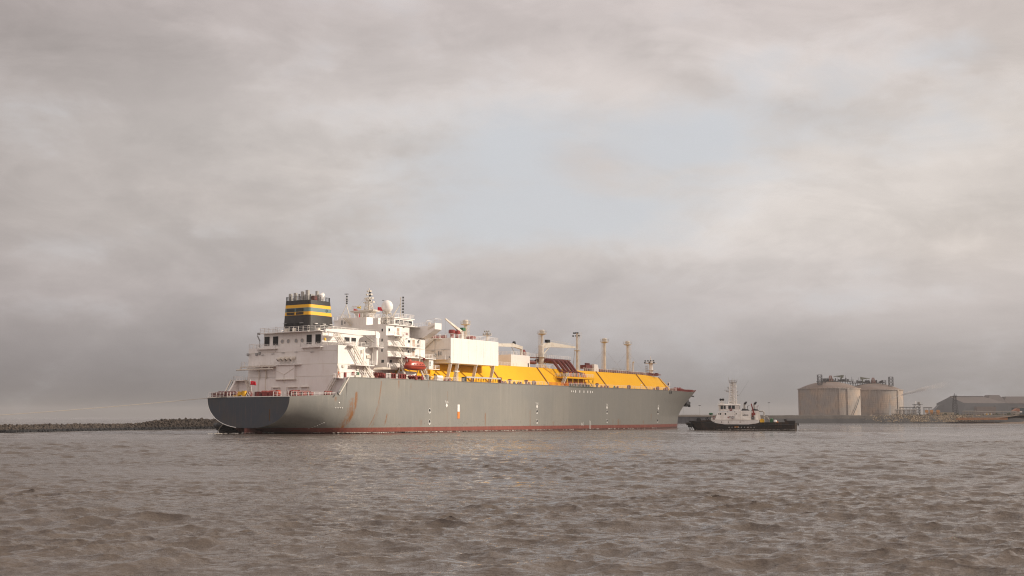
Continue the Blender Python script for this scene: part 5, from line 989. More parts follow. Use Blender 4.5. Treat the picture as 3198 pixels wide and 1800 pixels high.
for _ in range(15000):
    x, y, dx, dy = random.choice(dense); L = math.hypot(dx, dy); nx, ny = -dy / L, dx / L; t = random.uniform(-.12, 1.35); h = bw_h(y) - .3; s = random.uniform(-1.6, 1.6)
    a = 5.0 * t; z = h * min(1, t); pts.append((x + nx * a + dx / L * s, y + ny * a + dy / L * s, z + random.uniform(-.1, .35))); sz.append(random.choice((.35, .5, .65, .85, 1.2)) * random.uniform(.8, 1.2))
tag(rocks(pts, sz, 'armour_rocks', ROCK), 'dark brown armour rocks piled along the low breakwater on the left', 'rocks', kind='stuff')
# ================================================================== far shore, land
def land_mat():
    mt = bpy.data.materials.new('land'); mt.use_nodes = True; N = NT(mt.node_tree); p = N.n['Principled BSDF']; pos = N.new('ShaderNodeNewGeometry').outputs['Position']; X, Y, Z = N.xyz(pos)
    n = N.noise(pos, .05, 6, .6); n_2 = N.noise(pos, .8, 5, .7); c = N.mix(N.ss(n_2, .35, .7), (.050, .043, .039), (.085, .072, .062)); c = N.mix(N.m('MULTIPLY', N.ss(n, .5, .6), .5), c, (.06, .048, .036))
    c = N.mix(N.ss(N.m('ADD', Z, N.m('MULTIPLY', N.m('SUBTRACT', n_2, .5), 1.0)), 3.7, 3.2), c, N.mix(n_2, (.026, .025, .027), (.045, .043, .044)))
    N.put(p.inputs['Base Color'], c); p.inputs['Roughness'].default_value = .9; return mt
LAND = land_mat()
mb = MB(); xs = list(np.arange(96, 760, 4)) + [800, 900, 1200, 2000, 4200]
rows = []
for y, z in ((872, -1.5), (878, 0), (891, 5.6), (896, 5.9), (960, 5.9), (1200, 5.9), (1700, 6.0), (3000, 6.2), (8800, 6.5)):
    rows.append([(x + (y - 878) * (0.04 if x < 100 else .0), y + (random.uniform(-.5, .5) if 877 < y < 900 else 0), z + (random.uniform(-.25, .25) if 0 < z < 6 and y < 900 else 0)) for x in xs])
land = mb.grid(rows).build('ground', LAND); tag(land, kind='structure')
pts = []; sz = []
for _ in range(3200):
    t = random.random(); x = random.triangular(255, 350, 322); pts.append((x, 880 + t * 12, .3 + t * 5.2 + random.uniform(0, .4))); sz.append(random.uniform(.5, 1.3))
SROCK = rock_mat('shore_rock', (.045, .036, .030), (.36, .28, .19), (.03, .028, .03))
tag(rocks(pts, sz, 'shore_rocks', SROCK), 'pale rubble rocks on the far shore left of the pile jetty', 'rocks', kind='stuff')
SAND = paint('sand', (.16, .115, .085), .95, .2, .1)
bx = list(np.linspace(333, 760, 40)); rows = [[(x, y, z * min(1, (x - 333) / 45)) for x in bx] for y, z in ((868, -.9), (874, .1), (880, 1.2), (886, 2.6), (894, 3.6))]; rows[0] = [(x, 868, -1.2) for x in bx]
tag(MB().grid(rows).build('beach', SAND), kind='structure')
tag(MB().add([(354, 884, 3.5), (372, 886, 5.8), (430, 888, 7.0), (430, 900, 7.0), (372, 898, 5.9), (354, 892, 4.6)], [(0, 1, 2, 3, 4, 5)]).build('ramp', SAND), kind='structure')
# pile jetty
RUSTY = paint('jetty_rust', (.40, .19, .09), .7, .3, .6, (.2, .1, .06)); J = empty('pile_jetty', (323, 879, 0)); tag(J, 'rusty orange pile jetty running right from the rubble shore', 'jetty')
MB().box(0, 36, -2.5, 1.5, 2.6, 3.6).build('deck', RUSTY, J); mb = MB(); mb.rail([(0, -2.4, 3.6), (36, -2.4, 3.6)], .9, 1.2, .09); mb.build('railing', RUSTY, J)
for k in range(48): x = .3 + k * .56; MB().tube((x, -2.1, -1.0), (x, -2.1, 2.6), .09, n=5).build('pile', paint('pile_paint', (.16, .11, .085), .8, .3) if k == 0 else bpy.data.materials['pile_paint'], J)
# trestle wall seen between bow and tug
W = empty('concrete_pier', (140, 868, 0)); tag(W, 'low concrete pier with thin railing seen beyond the tug bow', 'pier'); CONC = paint('concrete', (.36, .31, .26), .8, .2, .3)
MB().box(-60, 25, 0, 4, 4.9, 5.6).build('deck', CONC, W); mb = MB().rail([(-60, .2, 5.6), (25, .2, 5.6)], 1.0, 3, .1, 2); mb.build('railing', CONC, W)
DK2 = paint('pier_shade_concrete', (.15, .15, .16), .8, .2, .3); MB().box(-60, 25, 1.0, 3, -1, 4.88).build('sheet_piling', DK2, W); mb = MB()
for k in range(28): mb.box(-60 + k * 3, -59.5 + k * 3, .3, .98, -1, 4.88)
mb.build('fender_piles', DK2, W)
def pole(x, y, z0, z1, label, head=True, r=.14):
    p = MB().tube((0, 0, 0), (0, 0, z1 - z0), r, r * .6, 6).build('lamp_pole', GREY, None, loc=(x, y, z0)); tag(p, label, 'lamp pole', 'lamp poles along the far shore')
    if head: MB().box(-.8, .8, -.3, .3, z1 - z0, z1 - z0 + .35).build('lamp_head', DARK, p)
pole(125.0, 880, 5.9, 22, 'thin lamp pole rising just right of the gas carrier bow', False); pole(140.5, 905, 5.9, 13.0, 'thin pole between the gas carrier bow and the tug', True); pole(192.4, 905, 5.9, 15.0, 'slender twin lamp pole between tug stern and the left storage tank', True); pole(189.5, 925, 5.9, 12, 'short faint pole left of the slender lamp pole near the left tank', False); pole(133.0, 990, 5.9, 12.0, 'short lamp pole behind the pier ahead of the tug', True)
# ================================================================== storage tanks
def conc_mat():
    mt = bpy.data.materials.new('tank_concrete'); mt.use_nodes = True; N = NT(mt.node_tree); p = N.n['Principled BSDF']; O = N.new('ShaderNodeTexCoord').outputs['Object']; X, Y, Z = N.xyz(O)
    ang = N.m('MULTIPLY', N.m('ARCTAN2', Y, X), 40.0); P2 = N.comb(ang, Z, 0.0); n = N.noise(P2, .045, 5, .6); n_2 = N.noise(P2, .6, 4, .7); st = N.noise(P2, 1.0, 4, .7, (1.2, .10, 1))
    c = N.mix(N.ss(n, .40, .58), (.40, .305, .235), (.31, .27, .24)); c = N.mix(N.m('MULTIPLY', N.ss(st, .48, .68), .75), c, (.15, .125, .11))
    gx = N.m('ABSOLUTE', N.m('SUBTRACT', N.m('FRACT', N.m('DIVIDE', ang, 2.1)), .5)); gz = N.m('ABSOLUTE', N.m('SUBTRACT', N.m('FRACT', N.m('DIVIDE', Z, 2.6)), .5)); g = N.m('MAXIMUM', N.ss(gx, .44, .5), N.ss(gz, .45, .5))
    pat = N.m('MULTIPLY', g, N.ss(N.noise(P2, .05, 3, .5, (1, .25, 1)), .42, .52)); c = N.mix(N.m('MULTIPLY', pat, .85), c, (.14, .115, .10)); c = N.mix(N.m('MULTIPLY', N.ss(n_2, .58, .72), .35), c, (.2, .17, .14))
    N.put(p.inputs['Base Color'], c); p.inputs['Roughness'].default_value = .85; return mt
TC = conc_mat(); ROOF = paint('tank_roof', (.16, .118, .098), .8, .3, .05, (.2, .17, .16)); LAT = paint('dark_steelwork', (.07, .07, .075), .6, .2, .2)
def tank(x, y, label, mirror=1):
    R_ = 40.0; t = empty('storage_tank', (x, y, 5.9)); tag(t, label, 'storage tank', 'domed concrete storage tanks on the far shore')
    w = MB().lathe([(R_, 0), (R_, 35.2)], (0, 0, 0), 96).build('tank_wall', TC, t, True)
    for a in (185, 232, 275, 292, 345, 60): 
        a = RAD(a if mirror > 0 else 540 - a); c, s = cos(a), sin(a); MB().add([((R_ + d) * c - e * s, (R_ + d) * s + e * c, z) for z in (0, 35.2) for d, e in ((-.4, -1.6), (.9, -1.6), (.9, 1.6), (-.4, 1.6))], [(0, 1, 5, 4), (1, 2, 6, 5), (2, 3, 7, 6), (4, 5, 6, 7), (3, 0, 4, 7)]).build('buttress', TC, t)
    MB().lathe([(R_ + .9, 35.2), (R_ + .9, 36.1), (R_ - .5, 36.1)], (0, 0, 0), 96).build('ring_beam', TC, t, True)
    MB().lathe([(R_ - .6, 36.0)] + [(85 * sin(q), 36.0 + 85 * (cos(q) - cos(.477))) for q in np.linspace(.477, .01, 14)], (0, 0, 0), 72).build('dome_roof', ROOF, t, True)
    mb = MB(); lattice(mb, (-18 * mirror, -24, 41), (-18 * mirror, -24, 53.6), 5.0, 5.0, 3, .55); mb.build('lift_frame', LAT, t); mb = MB(); lattice(mb, (-11 * mirror, -16, 42), (-11 * mirror, -16, 48.8), 4.2, 4.2, 2, .45); mb.build('lift_frame', LAT, t)
    mb = MB().box(-14, 31, -8, 10, 45.6, 46.2); 
    for k in range(14): mb.bar((-12 + k * 3.2, -7.5, 37 + 6 * (1 - abs(k - 4) / 12)), (-12 + k * 3.2, -7.5, 45.6), .45); 
    for k in range(9): mb.bar((3 + k * 3.2, -7.5, 45.4), (6 + k * 3.2, -7.5, 39), .35)
    mb.rail([(-14, -8, 46.2), (31, -8, 46.2)], 1.4, 3, .2, 2)
    if mirror < 0: mb.v = [(-a, b, c) for a, b, c in mb.v]
    mb.build('roof_platform', LAT, t); mb = MB()
    for k in range(26): a = random.uniform(-12, 24) * mirror; mb.box(a, a + random.uniform(.6, 2.2), -6, -3, 46.2, 46.2 + random.uniform(1, 3.8))
    for a in (2, 10, 21, 29): mb.bar((a * mirror, -5, 46), (a * mirror, -5, 46 + random.uniform(4, 8)), .25)
    mb.build('roof_pipework', LAT, t); mb = MB(); lattice(mb, (1 * mirror, -6, 46.2), (1 * mirror, -6, 53), 5, 2, 3, .5); mb.build('valve_tower', paint('red_brown_steel', (.25, .12, .09), .6, .2) if 'red_brown_steel' not in bpy.data.materials else bpy.data.materials['red_brown_steel'], t)
    mb = MB().bar((15.5 * mirror, -5, 46.2), (15.5 * mirror, -5, 51), 1.6).bar((18.5 * mirror, -5, 53.2), (5.4 * mirror, -5, 52.0), 2.2, 2.0, .7, .7).bar((18.2 * mirror, -5, 51.2), (11 * mirror, -5, 52), 1.6); mb.build('roof_crane', GREEN if 0 else paint('crane_grey_green', (.16, .17, .13), .6, .2), t)
    mb = MB(); P_ = []
    for k in range(15): a = RAD(-36 - (24 - 24 * k / 14) ) if mirror > 0 else RAD(-40 - (24 - 24 * k / 14)); P_.append(((R_ + 1.6) * cos(a), (R_ + 1.6) * sin(a), 1 + 25 * k / 14))
    if mirror > 0:
        for a, b in zip(P_[:-1], P_[1:]): mb.bar(a, b, .5, .9)
        mb.build('wall_stair', LAT, t)
    mb = MB()
    for k in range(16): a = RAD(190 + 9 * k); mb.bar(((R_ + .6) * cos(a), (R_ + .6) * sin(a), 36), ((R_ + .6) * cos(a), (R_ + .6) * sin(a), 37.3), .2)
    mb.build('roof_rail_posts', LAT, t)
tank(420.6, 1572 + 30, 'left domed concrete storage tank, nearer one with a diagonal wall stair'); tank(504.0, 1654 + 32, 'right domed concrete storage tank, partly hidden behind the nearer tank', -1)
# ================================================================== sheds and plant on the right
SHR = paint('shed_roof', (.125, .108, .105), .8, .2, .02, (.09, .085, .085), .1); SHW = paint('shed_wall', (.130, .134, .142), .7, .2, .02)
def shed(name, label, F, R2, L, B, ze, zr, a0=.5, hip=.25):
    s = empty(name, (F[0], F[1], 6)); tag(s, label, 'shed'); f = lambda p, z: (p[0] - F[0], p[1] - F[1], z - 6)
    MB().add([f(p, z) for z in (5.5, ze) for p in (F, R2, B, L)], [(0, 1, 5, 4), (1, 2, 6, 5), (2, 3, 7, 6), (3, 0, 4, 7)]).build('wall', SHW, s)
    m1 = ((F[0] + L[0]) / 2, (F[1] + L[1]) / 2); m2 = ((R2[0] + B[0]) / 2, (R2[1] + B[1]) / 2); m2 = (m2[0] - (m2[0] - m1[0]) * hip, m2[1] - (m2[1] - m1[1]) * hip)
    MB().add([f(F, ze), f(R2, ze), f(B, ze), f(L, ze), f(m1, zr), f(m2, zr)], [(0, 1, 5, 4), (1, 2, 5), (2, 3, 4, 5)]).build('roof', SHR, s); MB().add([f(F, ze), f(L, ze), f(m1, zr)], [(0, 1, 2)]).build('gable', SHW, s)
    MB().bar(f(m1, zr + .5), f(m2, zr + .5), 2, 1.6).build('ridge_vent', SHR, s); return s
s = shed('storage_shed', 'long grey storage shed with blue grey gable behind the lattice tower', (898, 2400), (985, 2400), (864, 2460), (955, 2460), 32.0, 45.2)
MB().prism([(-58, 0), (-34, 22), (-18, 25), (-18, 0)], 'y', 45, 60).build('lean_to', SHW, s)
b2 = empty('hip_roof_shed', (978, 2440, 6)); tag(b2, 'tall shed with flat topped hipped roof near right edge of the picture', 'shed'); MB().loft([[(-22, 0, 0), (20, 0, 0), (20, 50, 0), (-22, 50, 0)], [(-22, 0, 24), (20, 0, 24), (20, 50, 24), (-22, 50, 24)]]).build('wall', SHW, b2); MB().loft([[(-24, -2, 24.1), (24, -2, 24.1), (24, 52, 24.1), (-24, 52, 24.1)], [(-7, 12, 43), (11, 12, 43), (11, 40, 43), (-7, 40, 43)]]).build('roof', SHR, b2)
b3 = empty('flat_roof_shed', (1010, 2470, 6)); tag(b3, 'long grey shed running out of the picture at the right edge', 'shed'); MB().box(0, 150, 0, 40, 0, 26).build('wall', SHW, b3); MB().loft([[(-4, -2, 26.1), (154, -2, 26.1), (154, 42, 26.1), (-4, 42, 26.1)], [(4, 10, 40.5), (150, 10, 40.5), (150, 30, 40.5), (4, 30, 40.5)]]).build('roof', SHR, b3)
b4 = empty('low_conveyor_house', (915, 2380, 6)); tag(b4, 'low brownish annex in front of the long storage shed', 'building'); MB().box(0, 38, 0, 14, 0, 19).build('wall', paint('annex_wall', (.15, .115, .10), .7, .2), b4); MB().box(38.1, 45, 2, 12, 0, 21).build('tower', SHW, b4)
L_ = empty('lattice_tower', (439.7, 1200, 5.9)); tag(L_, 'tall dark lattice tower standing in front of the long storage shed', 'tower'); mb = MB(); lattice(mb, (0, 0, 0), (0, 0, 19.2), 5.0, 2.2, 8, .3); mb.box(-1.8, 1.8, -1.8, 1.8, 19.2, 19.5); mb.build('lattice', LAT, L_); MB().tube((0, 0, 19.5), (0, 0, 22.4), .3, .12).rail([(-1.7, -1.7, 19.5), (1.7, -1.7, 19.5)], 1.1, 1, .14).build('mast_head', LAT, L_)
def rack(name, label, x0, x1, y, zt, step, mat, beams=(0,)):
    r = empty(name, (x0, y, 5.9)); tag(r, label, 'pipe rack'); h = zt - 5.9
    for k in range(int((x1 - x0) / step) + 1): mb = MB().bar((k * step, 0, 0), (k * step, 0, h), .28); mb.bar((k * step, 3, 0), (k * step, 3, h), .28); mb.build('post', mat, r)
    mb = MB().box(-.3, x1 - x0 + .3, -.2, .2, h - .35, h + .05); mb.box(-.3, x1 - x0 + .3, 2.8, 3.2, h - .35, h + .05); mb.box(0, x1 - x0, -.1, .1, h * .55, h * .55 + .2); mb.build('beam', mat, r)
    mb = MB()
    for k in range(4): mb.tube((0, .5 + k * .7, h + .3), (x1 - x0, .5 + k * .7, h + .3), .2, n=6)
    mb.build('pipes', STEEL, r)
RACKM = paint('rack_paint', (.30, .27, .24), .6, .2)
rack('pipe_rack', 'low pale pipe rack at the foot of the right storage tank', 378, 399.5, 1190, 11.6, 1.35, RACKM); rack('pipe_rack', 'higher dark pipe rack behind the low pale rack', 390.5, 410, 1215, 14.3, 3.2, LAT); rack('pipe_rack', 'small dark frame left of the white topped beige building', 412.7, 420.2, 1210, 14.0, 2.5, LAT); rack('pipe_rack', 'pipe rack right of the lattice tower crowded with risers', 442.6, 455, 1185, 10.2, 1.5, RACKM); rack('pipe_rack', 'long low pipeline bridge running to the right edge', 455.5, 497, 1190, 9.9, 4.0, RACKM)
f = empty('fence_rack', (466, 1560, 5.9)); tag(f, 'low dark fence along the base of the right storage tank', 'fence'); mb = MB()
for k in range(36): mb.bar((k * 1.6, 0, 0), (k * 1.6, 0, 3.0), .3)
mb.box(0, 57, -.15, .15, 2.6, 3.0); mb.build('palings', LAT, f)
v = empty('process_tower', (404, 1205, 5.9)); tag(v, 'steel process tower with tanks on its platform right of the storage tanks', 'tower'); mb = MB(); lattice(mb, (0, 0, 0), (0, 0, 11), 5, 5, 4, .3); mb.build('frame', LAT, v); MB().box(-4.2, 4.6, -3, 3, 11, 11.3).build('platform', LAT, v)
for x, h, m_ in ((-1.6, 3.0, MARKW), (.6, 2.2, STEEL), (1.6, 2.4, STEEL), (2.6, 2.2, STEEL)): MB().lathe([(.5, 0), (.5, h)], (x, 0, 11.3), 8).build('vessel', m_, v)
for x in (-2.4, 2.6): MB().bar((x, -2.8, 0), (x, -2.8, 10.8), .5).build('column', MARKW, v)
for k, (x, lab) in enumerate(((407.4, 'leftmost orange insulated pipe column by the process tower'), (412.1, 'middle orange insulated pipe column on the far shore'), (418.5, 'rightmost orange pipe column beside the beige building'))):
    c = empty('pipe_column', (x, 1188, 5.9)); tag(c, lab, 'pipe column', 'orange pipe columns on the far shore'); OR = bpy.data.materials.get('orange_cladding') or paint('orange_cladding', (.52, .26, .10), .6, .2)
    for d in (-.9, 0, .9): MB().tube((d, 0, 0), (d, 0, 5.4), .28, n=8).build('riser', OR, c)
    MB().box(-1.5, 1.5, -.5, .5, 3.0, 5.6).build('cladding', OR, c)
h_ = empty('beige_building', (427, 1190, 5.9)); tag(h_, 'low beige building below the lattice tower', 'building'); MB().box(-7, 8, 0, 8, 0, 3.0).build('wall', paint('beige_wall', (.42, .35, .25), .7, .15), h_); MB().box(-7.3, 8.3, -.3, 8.3, 3.02, 3.4).build('roof', CONC, h_); MB().box(-2, 0, -.06, -.01, .4, 2.2).build('window', DARK, h_)
w_ = empty('white_canopy_building', (427.3, 1215, 5.9)); tag(w_, 'small white roofed building above the beige building', 'building'); MB().box(-2.2, 2.2, 0, 5, 0, 4.2).build('wall', CONC, w_); MB().box(-2.7, 2.7, -.5, 5.5, 4.22, 4.75).build('roof', MARKW, w_)
for k in range(5): tag(MB().box(0, 1.15, 0, 1.6, 0, 2.0).build('skip_container', YELLOW2 if k % 2 else MARKW, None, loc=(462.8 + k * 1.5, 1184, 5.9)), ('yellow' if k % 2 else 'white') + [' container at the left end of the row', ' container second from left in the row', ' container in the middle of the row', ' container second from right in the row', ' container at the right end of the row'][k] + ' below the pipeline bridge', 'container', 'containers under the pipeline bridge')
d_ = empty('red_roof_house', (498.5, 1195, 5.9)); tag(d_, 'small building with reddish sloping roof near the right edge', 'building'); MB().box(-3, 3, 0, 6, 0, 4.2).build('wall', CONC, d_); MB().prism([(-3.4, 4.2), (3.2, 4.2), (3.2, 7.0), (1.0, 7.2)], 'y', -.3, 6.3).build('roof', paint('red_tile', (.33, .15, .09), .7, .2), d_)
e_ = empty('blue_building', (508.5, 1200, 5.9)); tag(e_, 'dark blue grey block building at the right edge of the picture', 'building'); MB().box(-7, 12, 0, 14, 0, 8).build('wall', paint('blue_wall', (.05, .075, .085), .6, .15), e_); MB().box(-5.5, -2.3, -.06, -.01, 3.2, 4.4).build('window', MARKW, e_); MB().box(-6.5, 12, 1, 13, 8.02, 8.6).build('roof', CONC, e_)
cb = MB().loft([[(-2.3, -1, 0), (2.3, -1, 0), (2.3, 1, 0), (-2.3, 1, 0)], [(-2.0, -.9, .8), (2.2, -.9, .8), (2.2, .9, .8), (-2.0, .9, .8)]]).box(-1.2, 1.2, -.8, .8, .81, 1.9).build('white_launch', MARKW, None, loc=(503, 1180, 6.4)); tag(cb, 'small white launch hauled out below the blue building', 'boat')
for k, x in enumerate((393.0, 396.5, 399.5)): tag(MB().tube((0, 0, 0), (0, 0, (13.5, 17.0, 11.0)[k]), .35, .25, 6).build('chimney', GREY, None, loc=(x, 1260 + k * 8, 5.9)), ['shorter faint chimney left of the smoking one', 'tallest thin chimney trailing faint smoke', 'lowest faint chimney right of the smoking one'][k], 'chimney', 'thin chimneys behind the pipe racks')
# shrubs and trees along the far bank
def shrub(x, y, w, h, label, col):
    pts = []; n = int(60 * w); 
    for _ in range(n): a, b, c = np.random.normal(size=3); r = random.random() ** .4; q = math.sqrt(a * a + b * b + c * c); pts.append((x + a / q * r * w / 2, y + b / q * r * w / 2, 5.9 + h * .55 + c / q * r * h * .45))
    o = rocks(pts, [random.uniform(.25, .6) for _ in pts], 'crown', col); t = empty('shore_tree', (x, y, 5.9)); o.parent = t; o.location = (-x, -y, -5.9); MB().tube((0, 0, 0), (0, 0, h * .5), .15, .08, 6).build('trunk', paint('bark', (.08, .06, .05), .9) if 'bark' not in bpy.data.materials else bpy.data.materials['bark'], t); tag(t, label, 'tree', 'small trees on the far bank')
LEAF = paint('foliage', (.055, .07, .035), .8, .3, 1.0)
shrub(423.4, 1182, 3.2, 2.6, 'small dark green tree left of the white roofed building', LEAF); shrub(436, 1183, 2.6, 2.4, 'small green tree at right end of the beige building', LEAF); shrub(486, 1183, 4, 3, 'low green tree right of the container row', LEAF); shrub(474, 1184, 3, 2.4, 'small green tree just right of the containers', LEAF)
pts = []; sz = []
for _ in range(1800):
    x = random.uniform(290, 620); pts.append((x, random.uniform(897, 930), 5.9 + random.random() ** 2 * 1.0)); sz.append(random.uniform(.4, .9))
tag(rocks(pts, sz, 'bank_scrub', rock_mat('scrub', (.07, .065, .045), (.17, .13, .09), (.05, .05, .04))), 'low brown scrub along the top of the far bank', 'scrub', kind='stuff')
# ================================================================== smoke
def smoke():
    mb = MB(); rings = []
    for k in range(13):
        t = k / 12; x = 396.6 + 62 * t; z = 22.5 + 17 * t ** .75; r = .5 + 4.2 * t ** .8; rings.append([(x + .5 * r * cos(a) * .5, 1268 + r * sin(a), z + r * .8 * cos(a)) for a in np.linspace(0, 2 * pi, 11)[:-1]])
    o = mb.loft(rings).build('smoke_plume', None); recalc(o); mt = bpy.data.materials.new('smoke'); mt.use_nodes = True; N = NT(mt.node_tree); N.n.remove(N.n['Principled BSDF']); v = N.new('ShaderNodeVolumePrincipled'); v.inputs['Color'].default_value = (.85, .8, .78, 1)
    pos = N.new('ShaderNodeNewGeometry').outputs['Position']; X, Y, Z = N.xyz(pos); n = N.noise(pos, .22, 4, .6); fade = N.ss(X, 462, 400); N.put(v.inputs['Density'], N.m('MULTIPLY', N.m('MULTIPLY', N.ss(n, .38, .62), fade), .4)); N.l.new(v.outputs[0], N.n['Material Output'].inputs['Volume']); o.data.materials.append(mt); tag(o, 'faint pale smoke drifting right from a thin chimney', 'smoke', kind='stuff')
smoke()
# ================================================================== WATER
def make_water():
    rs = [2.0]
    while rs[-1] < 9200:
        r = rs[-1]; d = 1.5 if r < 24 else .075 if r < 50 else .11 if r < 80 else .2 if r < 130 else .4 if r < 240 else 1.0 if r < 420 else 2.2 if r < 700 else r * .012
        rs.append(r + d)
    rs = np.array(rs); fine = np.radians(np.arange(-31, 31.001, .078)); coarse = np.radians(np.arange(32, 329, 3.0)); th_ = np.concatenate([fine, coarse]); nr, nt = len(rs), len(th_)
    Rr, Th = np.meshgrid(rs, th_, indexing='ij'); X = Rr * np.sin(Th); Y = Rr * np.cos(Th); Z = np.zeros_like(X); DX = np.zeros_like(X); DY = np.zeros_like(X)
    dr = np.gradient(rs)[:, None] * np.ones_like(X); step = np.maximum(dr, Rr * .0013); far = np.abs(((Th + pi) % (2 * pi)) - pi) > RAD(31.2)
    rng = np.random.RandomState(11); lam = np.concatenate([np.exp(rng.uniform(np.log(.22), np.log(1.2), 64)), np.exp(rng.uniform(np.log(1.2), np.log(3.2), 44)), np.exp(rng.uniform(np.log(3.2), np.log(8), 18))])
    env = .62 + .38 * np.sin(X * .031 + Y * .017 + 1.3) * np.sin(X * -.013 + Y * .039 + .4); env2 = .7 + .3 * np.sin(X * .11 + 2.2 * np.sin(Y * .05)) * np.sin(Y * .09 + 1.7)
    for L in lam:
        big = L > 3.2; a0 = RAD(-96) + rng.normal() * (.35 if big else .50) + (.7 if rng.rand() < .3 else 0); k = 2 * pi / L; ph = rng.uniform(0, 2 * pi)
        A = (.0092 if L < 1.2 else .0062 if L < 3.2 else .0038) * L * rng.uniform(.6, 1.3)
        wgt = np.clip((L / step - 2.2) / 2.5, 0, 1) * (env2 if L < 2 else env); wgt[far] = 0
        p = k * (X * cos(a0) + Y * sin(a0)) + ph; Z += A * wgt * np.cos(p); q = A * wgt * 1.5 * np.sin(p); DX -= q * cos(a0); DY -= q * sin(a0)
    s = .10; Z = Z + np.where(Z > 0, Z * Z * 1.1, 0) * .9; V = np.stack([X + DX, Y + DY, Z - .02], -1).reshape(-1, 3)
    i = np.arange(nr - 1)[:, None] * nt; j = np.arange(nt)[None]; j2 = (j + 1) % nt; F = np.stack([i + j, i + nt + j, i + nt + j2, i + j2], -1).reshape(-1, 4)
    V = np.vstack([V, [[0, 0, 0]]]); c = len(V) - 1; me = bpy.data.meshes.new('water'); T3 = np.stack([np.full(nt, c), np.arange(nt), (np.arange(nt) + 1) % nt], -1)
    idx = np.concatenate([F.ravel(), T3.ravel()]).astype('i'); st = np.concatenate([np.arange(len(F)) * 4, len(F) * 4 + np.arange(nt) * 3]).astype('i'); tot = np.concatenate([np.full(len(F), 4), np.full(nt, 3)]).astype('i')
    me.vertices.add(len(V)); me.vertices.foreach_set('co', V.ravel().astype('f')); me.loops.add(len(idx)); me.loops.foreach_set('vertex_index', idx); me.polygons.add(len(st)); me.polygons.foreach_set('loop_start', st); me.polygons.foreach_set('loop_total', tot); me.polygons.foreach_set('use_smooth', np.ones(len(st), bool)); me.update()
    o = bpy.data.objects.new('water', me); COL.objects.link(o); tag(o, kind='structure')
    mt = bpy.data.materials.new('water'); mt.use_nodes = True; N = NT(mt.node_tree); p = N.n['Principled BSDF']; pos = N.new('ShaderNodeNewGeometry').outputs['Position']; Z = N.xyz(pos)[2]
    n = N.noise(pos, .02, 4, .5); c = N.mix(n, (.112, .090, .075), (.098, .079, .066)); n4 = N.noise(pos, 2.2, 3, .6)
    N.put(p.inputs['Base Color'], c); p.inputs['IOR'].default_value = 1.33; p.inputs['Specular IOR Level'].default_value = .5
    N.put(p.inputs['Roughness'], N.ss(N.noise(pos, .012, 4, .55, (1, .35, 1)), .35, .65, .03, .11))
    slick = N.ss(N.noise(pos, .018, 4, .6, (.5, 1.6, 1)), .36, .60, .45, 1.0)
    b1 = N.noise(pos, 1.3, 5, .62, (.6, 1.9, 1), .3); b2_ = N.noise(pos, 6.0, 4, .6, (.6, 1.8, 1), .3); b3_ = N.noise(pos, .35, 3, .6, (.5, 1.9, 1), .3)
    h = N.m('ADD', N.m('MULTIPLY', b1, .22), N.m('ADD', N.m('MULTIPLY', b2_, .045), N.m('MULTIPLY', b3_, .40))); h = N.m('MULTIPLY', h, slick)
    bp = N.new('ShaderNodeBump'); bp.inputs['Strength'].default_value = 1.0; bp.inputs['Distance'].default_value = 1.0; N.l.new(h, bp.inputs['Height']); N.l.new(bp.outputs[0], p.inputs['Normal'])
    o.data.materials.append(mt)
make_water()
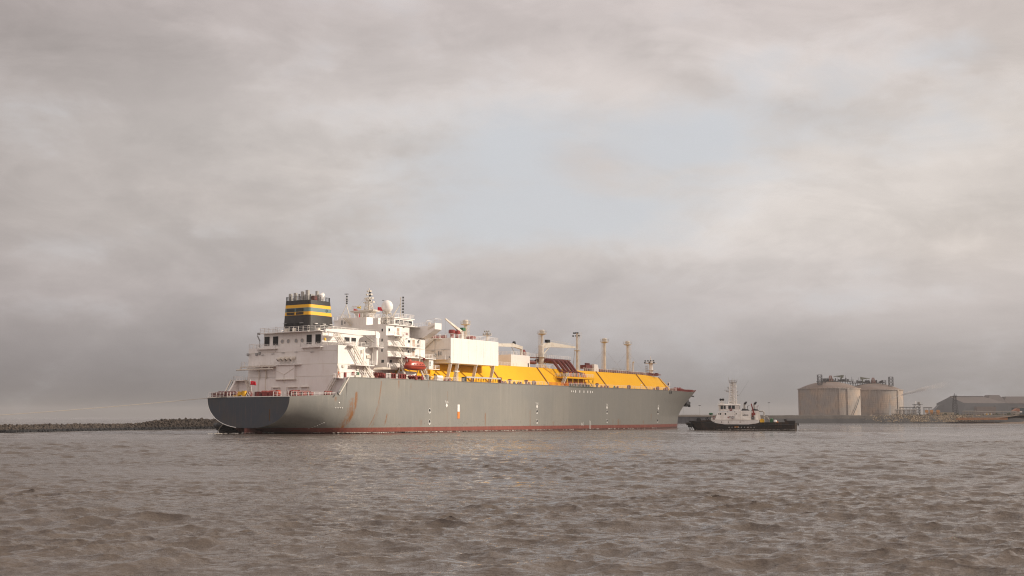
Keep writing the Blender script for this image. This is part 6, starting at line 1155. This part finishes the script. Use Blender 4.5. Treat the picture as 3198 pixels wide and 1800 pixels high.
# foam at the waterlines and a few whitecaps
FOAM = paint('foam', (.75, .70, .64), .9, .2, 2.0)
mb = MB()
def foamstrip(pts, dens, wmax):
    for _ in range(dens):
        k = random.randrange(len(pts) - 1); f = random.random(); p = Vector(pts[k]).lerp(Vector(pts[k + 1]), f); L = random.uniform(.4, 2.2); d = (Vector(pts[k + 1]) - Vector(pts[k])).normalized(); n_ = Vector((d.y, -d.x, 0)); w = random.uniform(.08, wmax); o = random.uniform(.05, .8)
        c = p + n_ * o; r = []
        for a in np.linspace(0, 2 * pi, 9)[:-1]: rr = random.uniform(.6, 1.1); q = c + d * (L / 2 * cos(a) * rr) + n_ * (w * sin(a) * rr); r.append((q.x, q.y, random.uniform(.16, .34)))
        mb.add(r, [tuple(range(8))])
foamstrip([s2w(x, -hull_y(x, 0), 0) for x in (6, 12, 20, 30, 45)], 240, .5); foamstrip([s2w(x, -23, 0) for x in (45, 80, 120, 200)], 160, .32)
def t2w(x, y): a = RAD(168); return (79.2 + x * cos(a) - y * sin(a), 416 + x * sin(a) + y * cos(a), 0)
foamstrip([t2w(-17, 5.3), t2w(-5, 5.5), t2w(8, 5.3), t2w(15, 3)], 260, .5)
foamstrip([s2w(x, 0, 0) for x in (-14, -6, 2)], 40, .4); foamstrip([t2w(-18.5, 5.5), t2w(-26, 7)], 40, .4)
tag(mb.build('wake_foam', FOAM), 'thin broken white foam along the ship and tug waterlines', 'foam', kind='stuff')
# ================================================================== haze
hz = MB().box(-9400, 9400, -9400, 9400, -3.5, 75).build('haze', None); tag(hz, 'thin pale haze over the estuary', 'haze', kind='stuff')
mt = bpy.data.materials.new('haze'); mt.use_nodes = True; N = NT(mt.node_tree); N.n.remove(N.n['Principled BSDF']); v = N.new('ShaderNodeVolumePrincipled'); v.inputs['Color'].default_value = (.66, .645, .65, 1); v.inputs['Density'].default_value = .00009; v.inputs['Anisotropy'].default_value = .0
N.l.new(v.outputs[0], N.n['Material Output'].inputs['Volume']); hz.data.materials.append(mt)
# ================================================================== unseen cloud added off to the right to thin the sun over the forward ship
vs = MB().lathe([(max(.02, cos(q)), sin(q)) for q in np.linspace(-pi / 2, pi / 2, 15)], (0, 0, 0), 28)
shade_cloud = vs.build('cloud', None); recalc(shade_cloud); shade_cloud.scale = (340, 215, 95); shade_cloud.location = (55 + 1600 * sd.x, 612 + 1600 * sd.y, 1600 * sd.z)
tag(shade_cloud, 'unseen cloud volume added beyond the right edge of the view to dim the sun on the bow', 'cloud', kind='stuff')
mt = bpy.data.materials.new('cloud'); mt.use_nodes = True; N = NT(mt.node_tree); N.n.remove(N.n['Principled BSDF']); v = N.new('ShaderNodeVolumePrincipled'); v.inputs['Color'].default_value = (.9, .88, .86, 1); v.inputs['Density'].default_value = .0029
N.l.new(v.outputs[0], N.n['Material Output'].inputs['Volume']); shade_cloud.data.materials.append(mt)
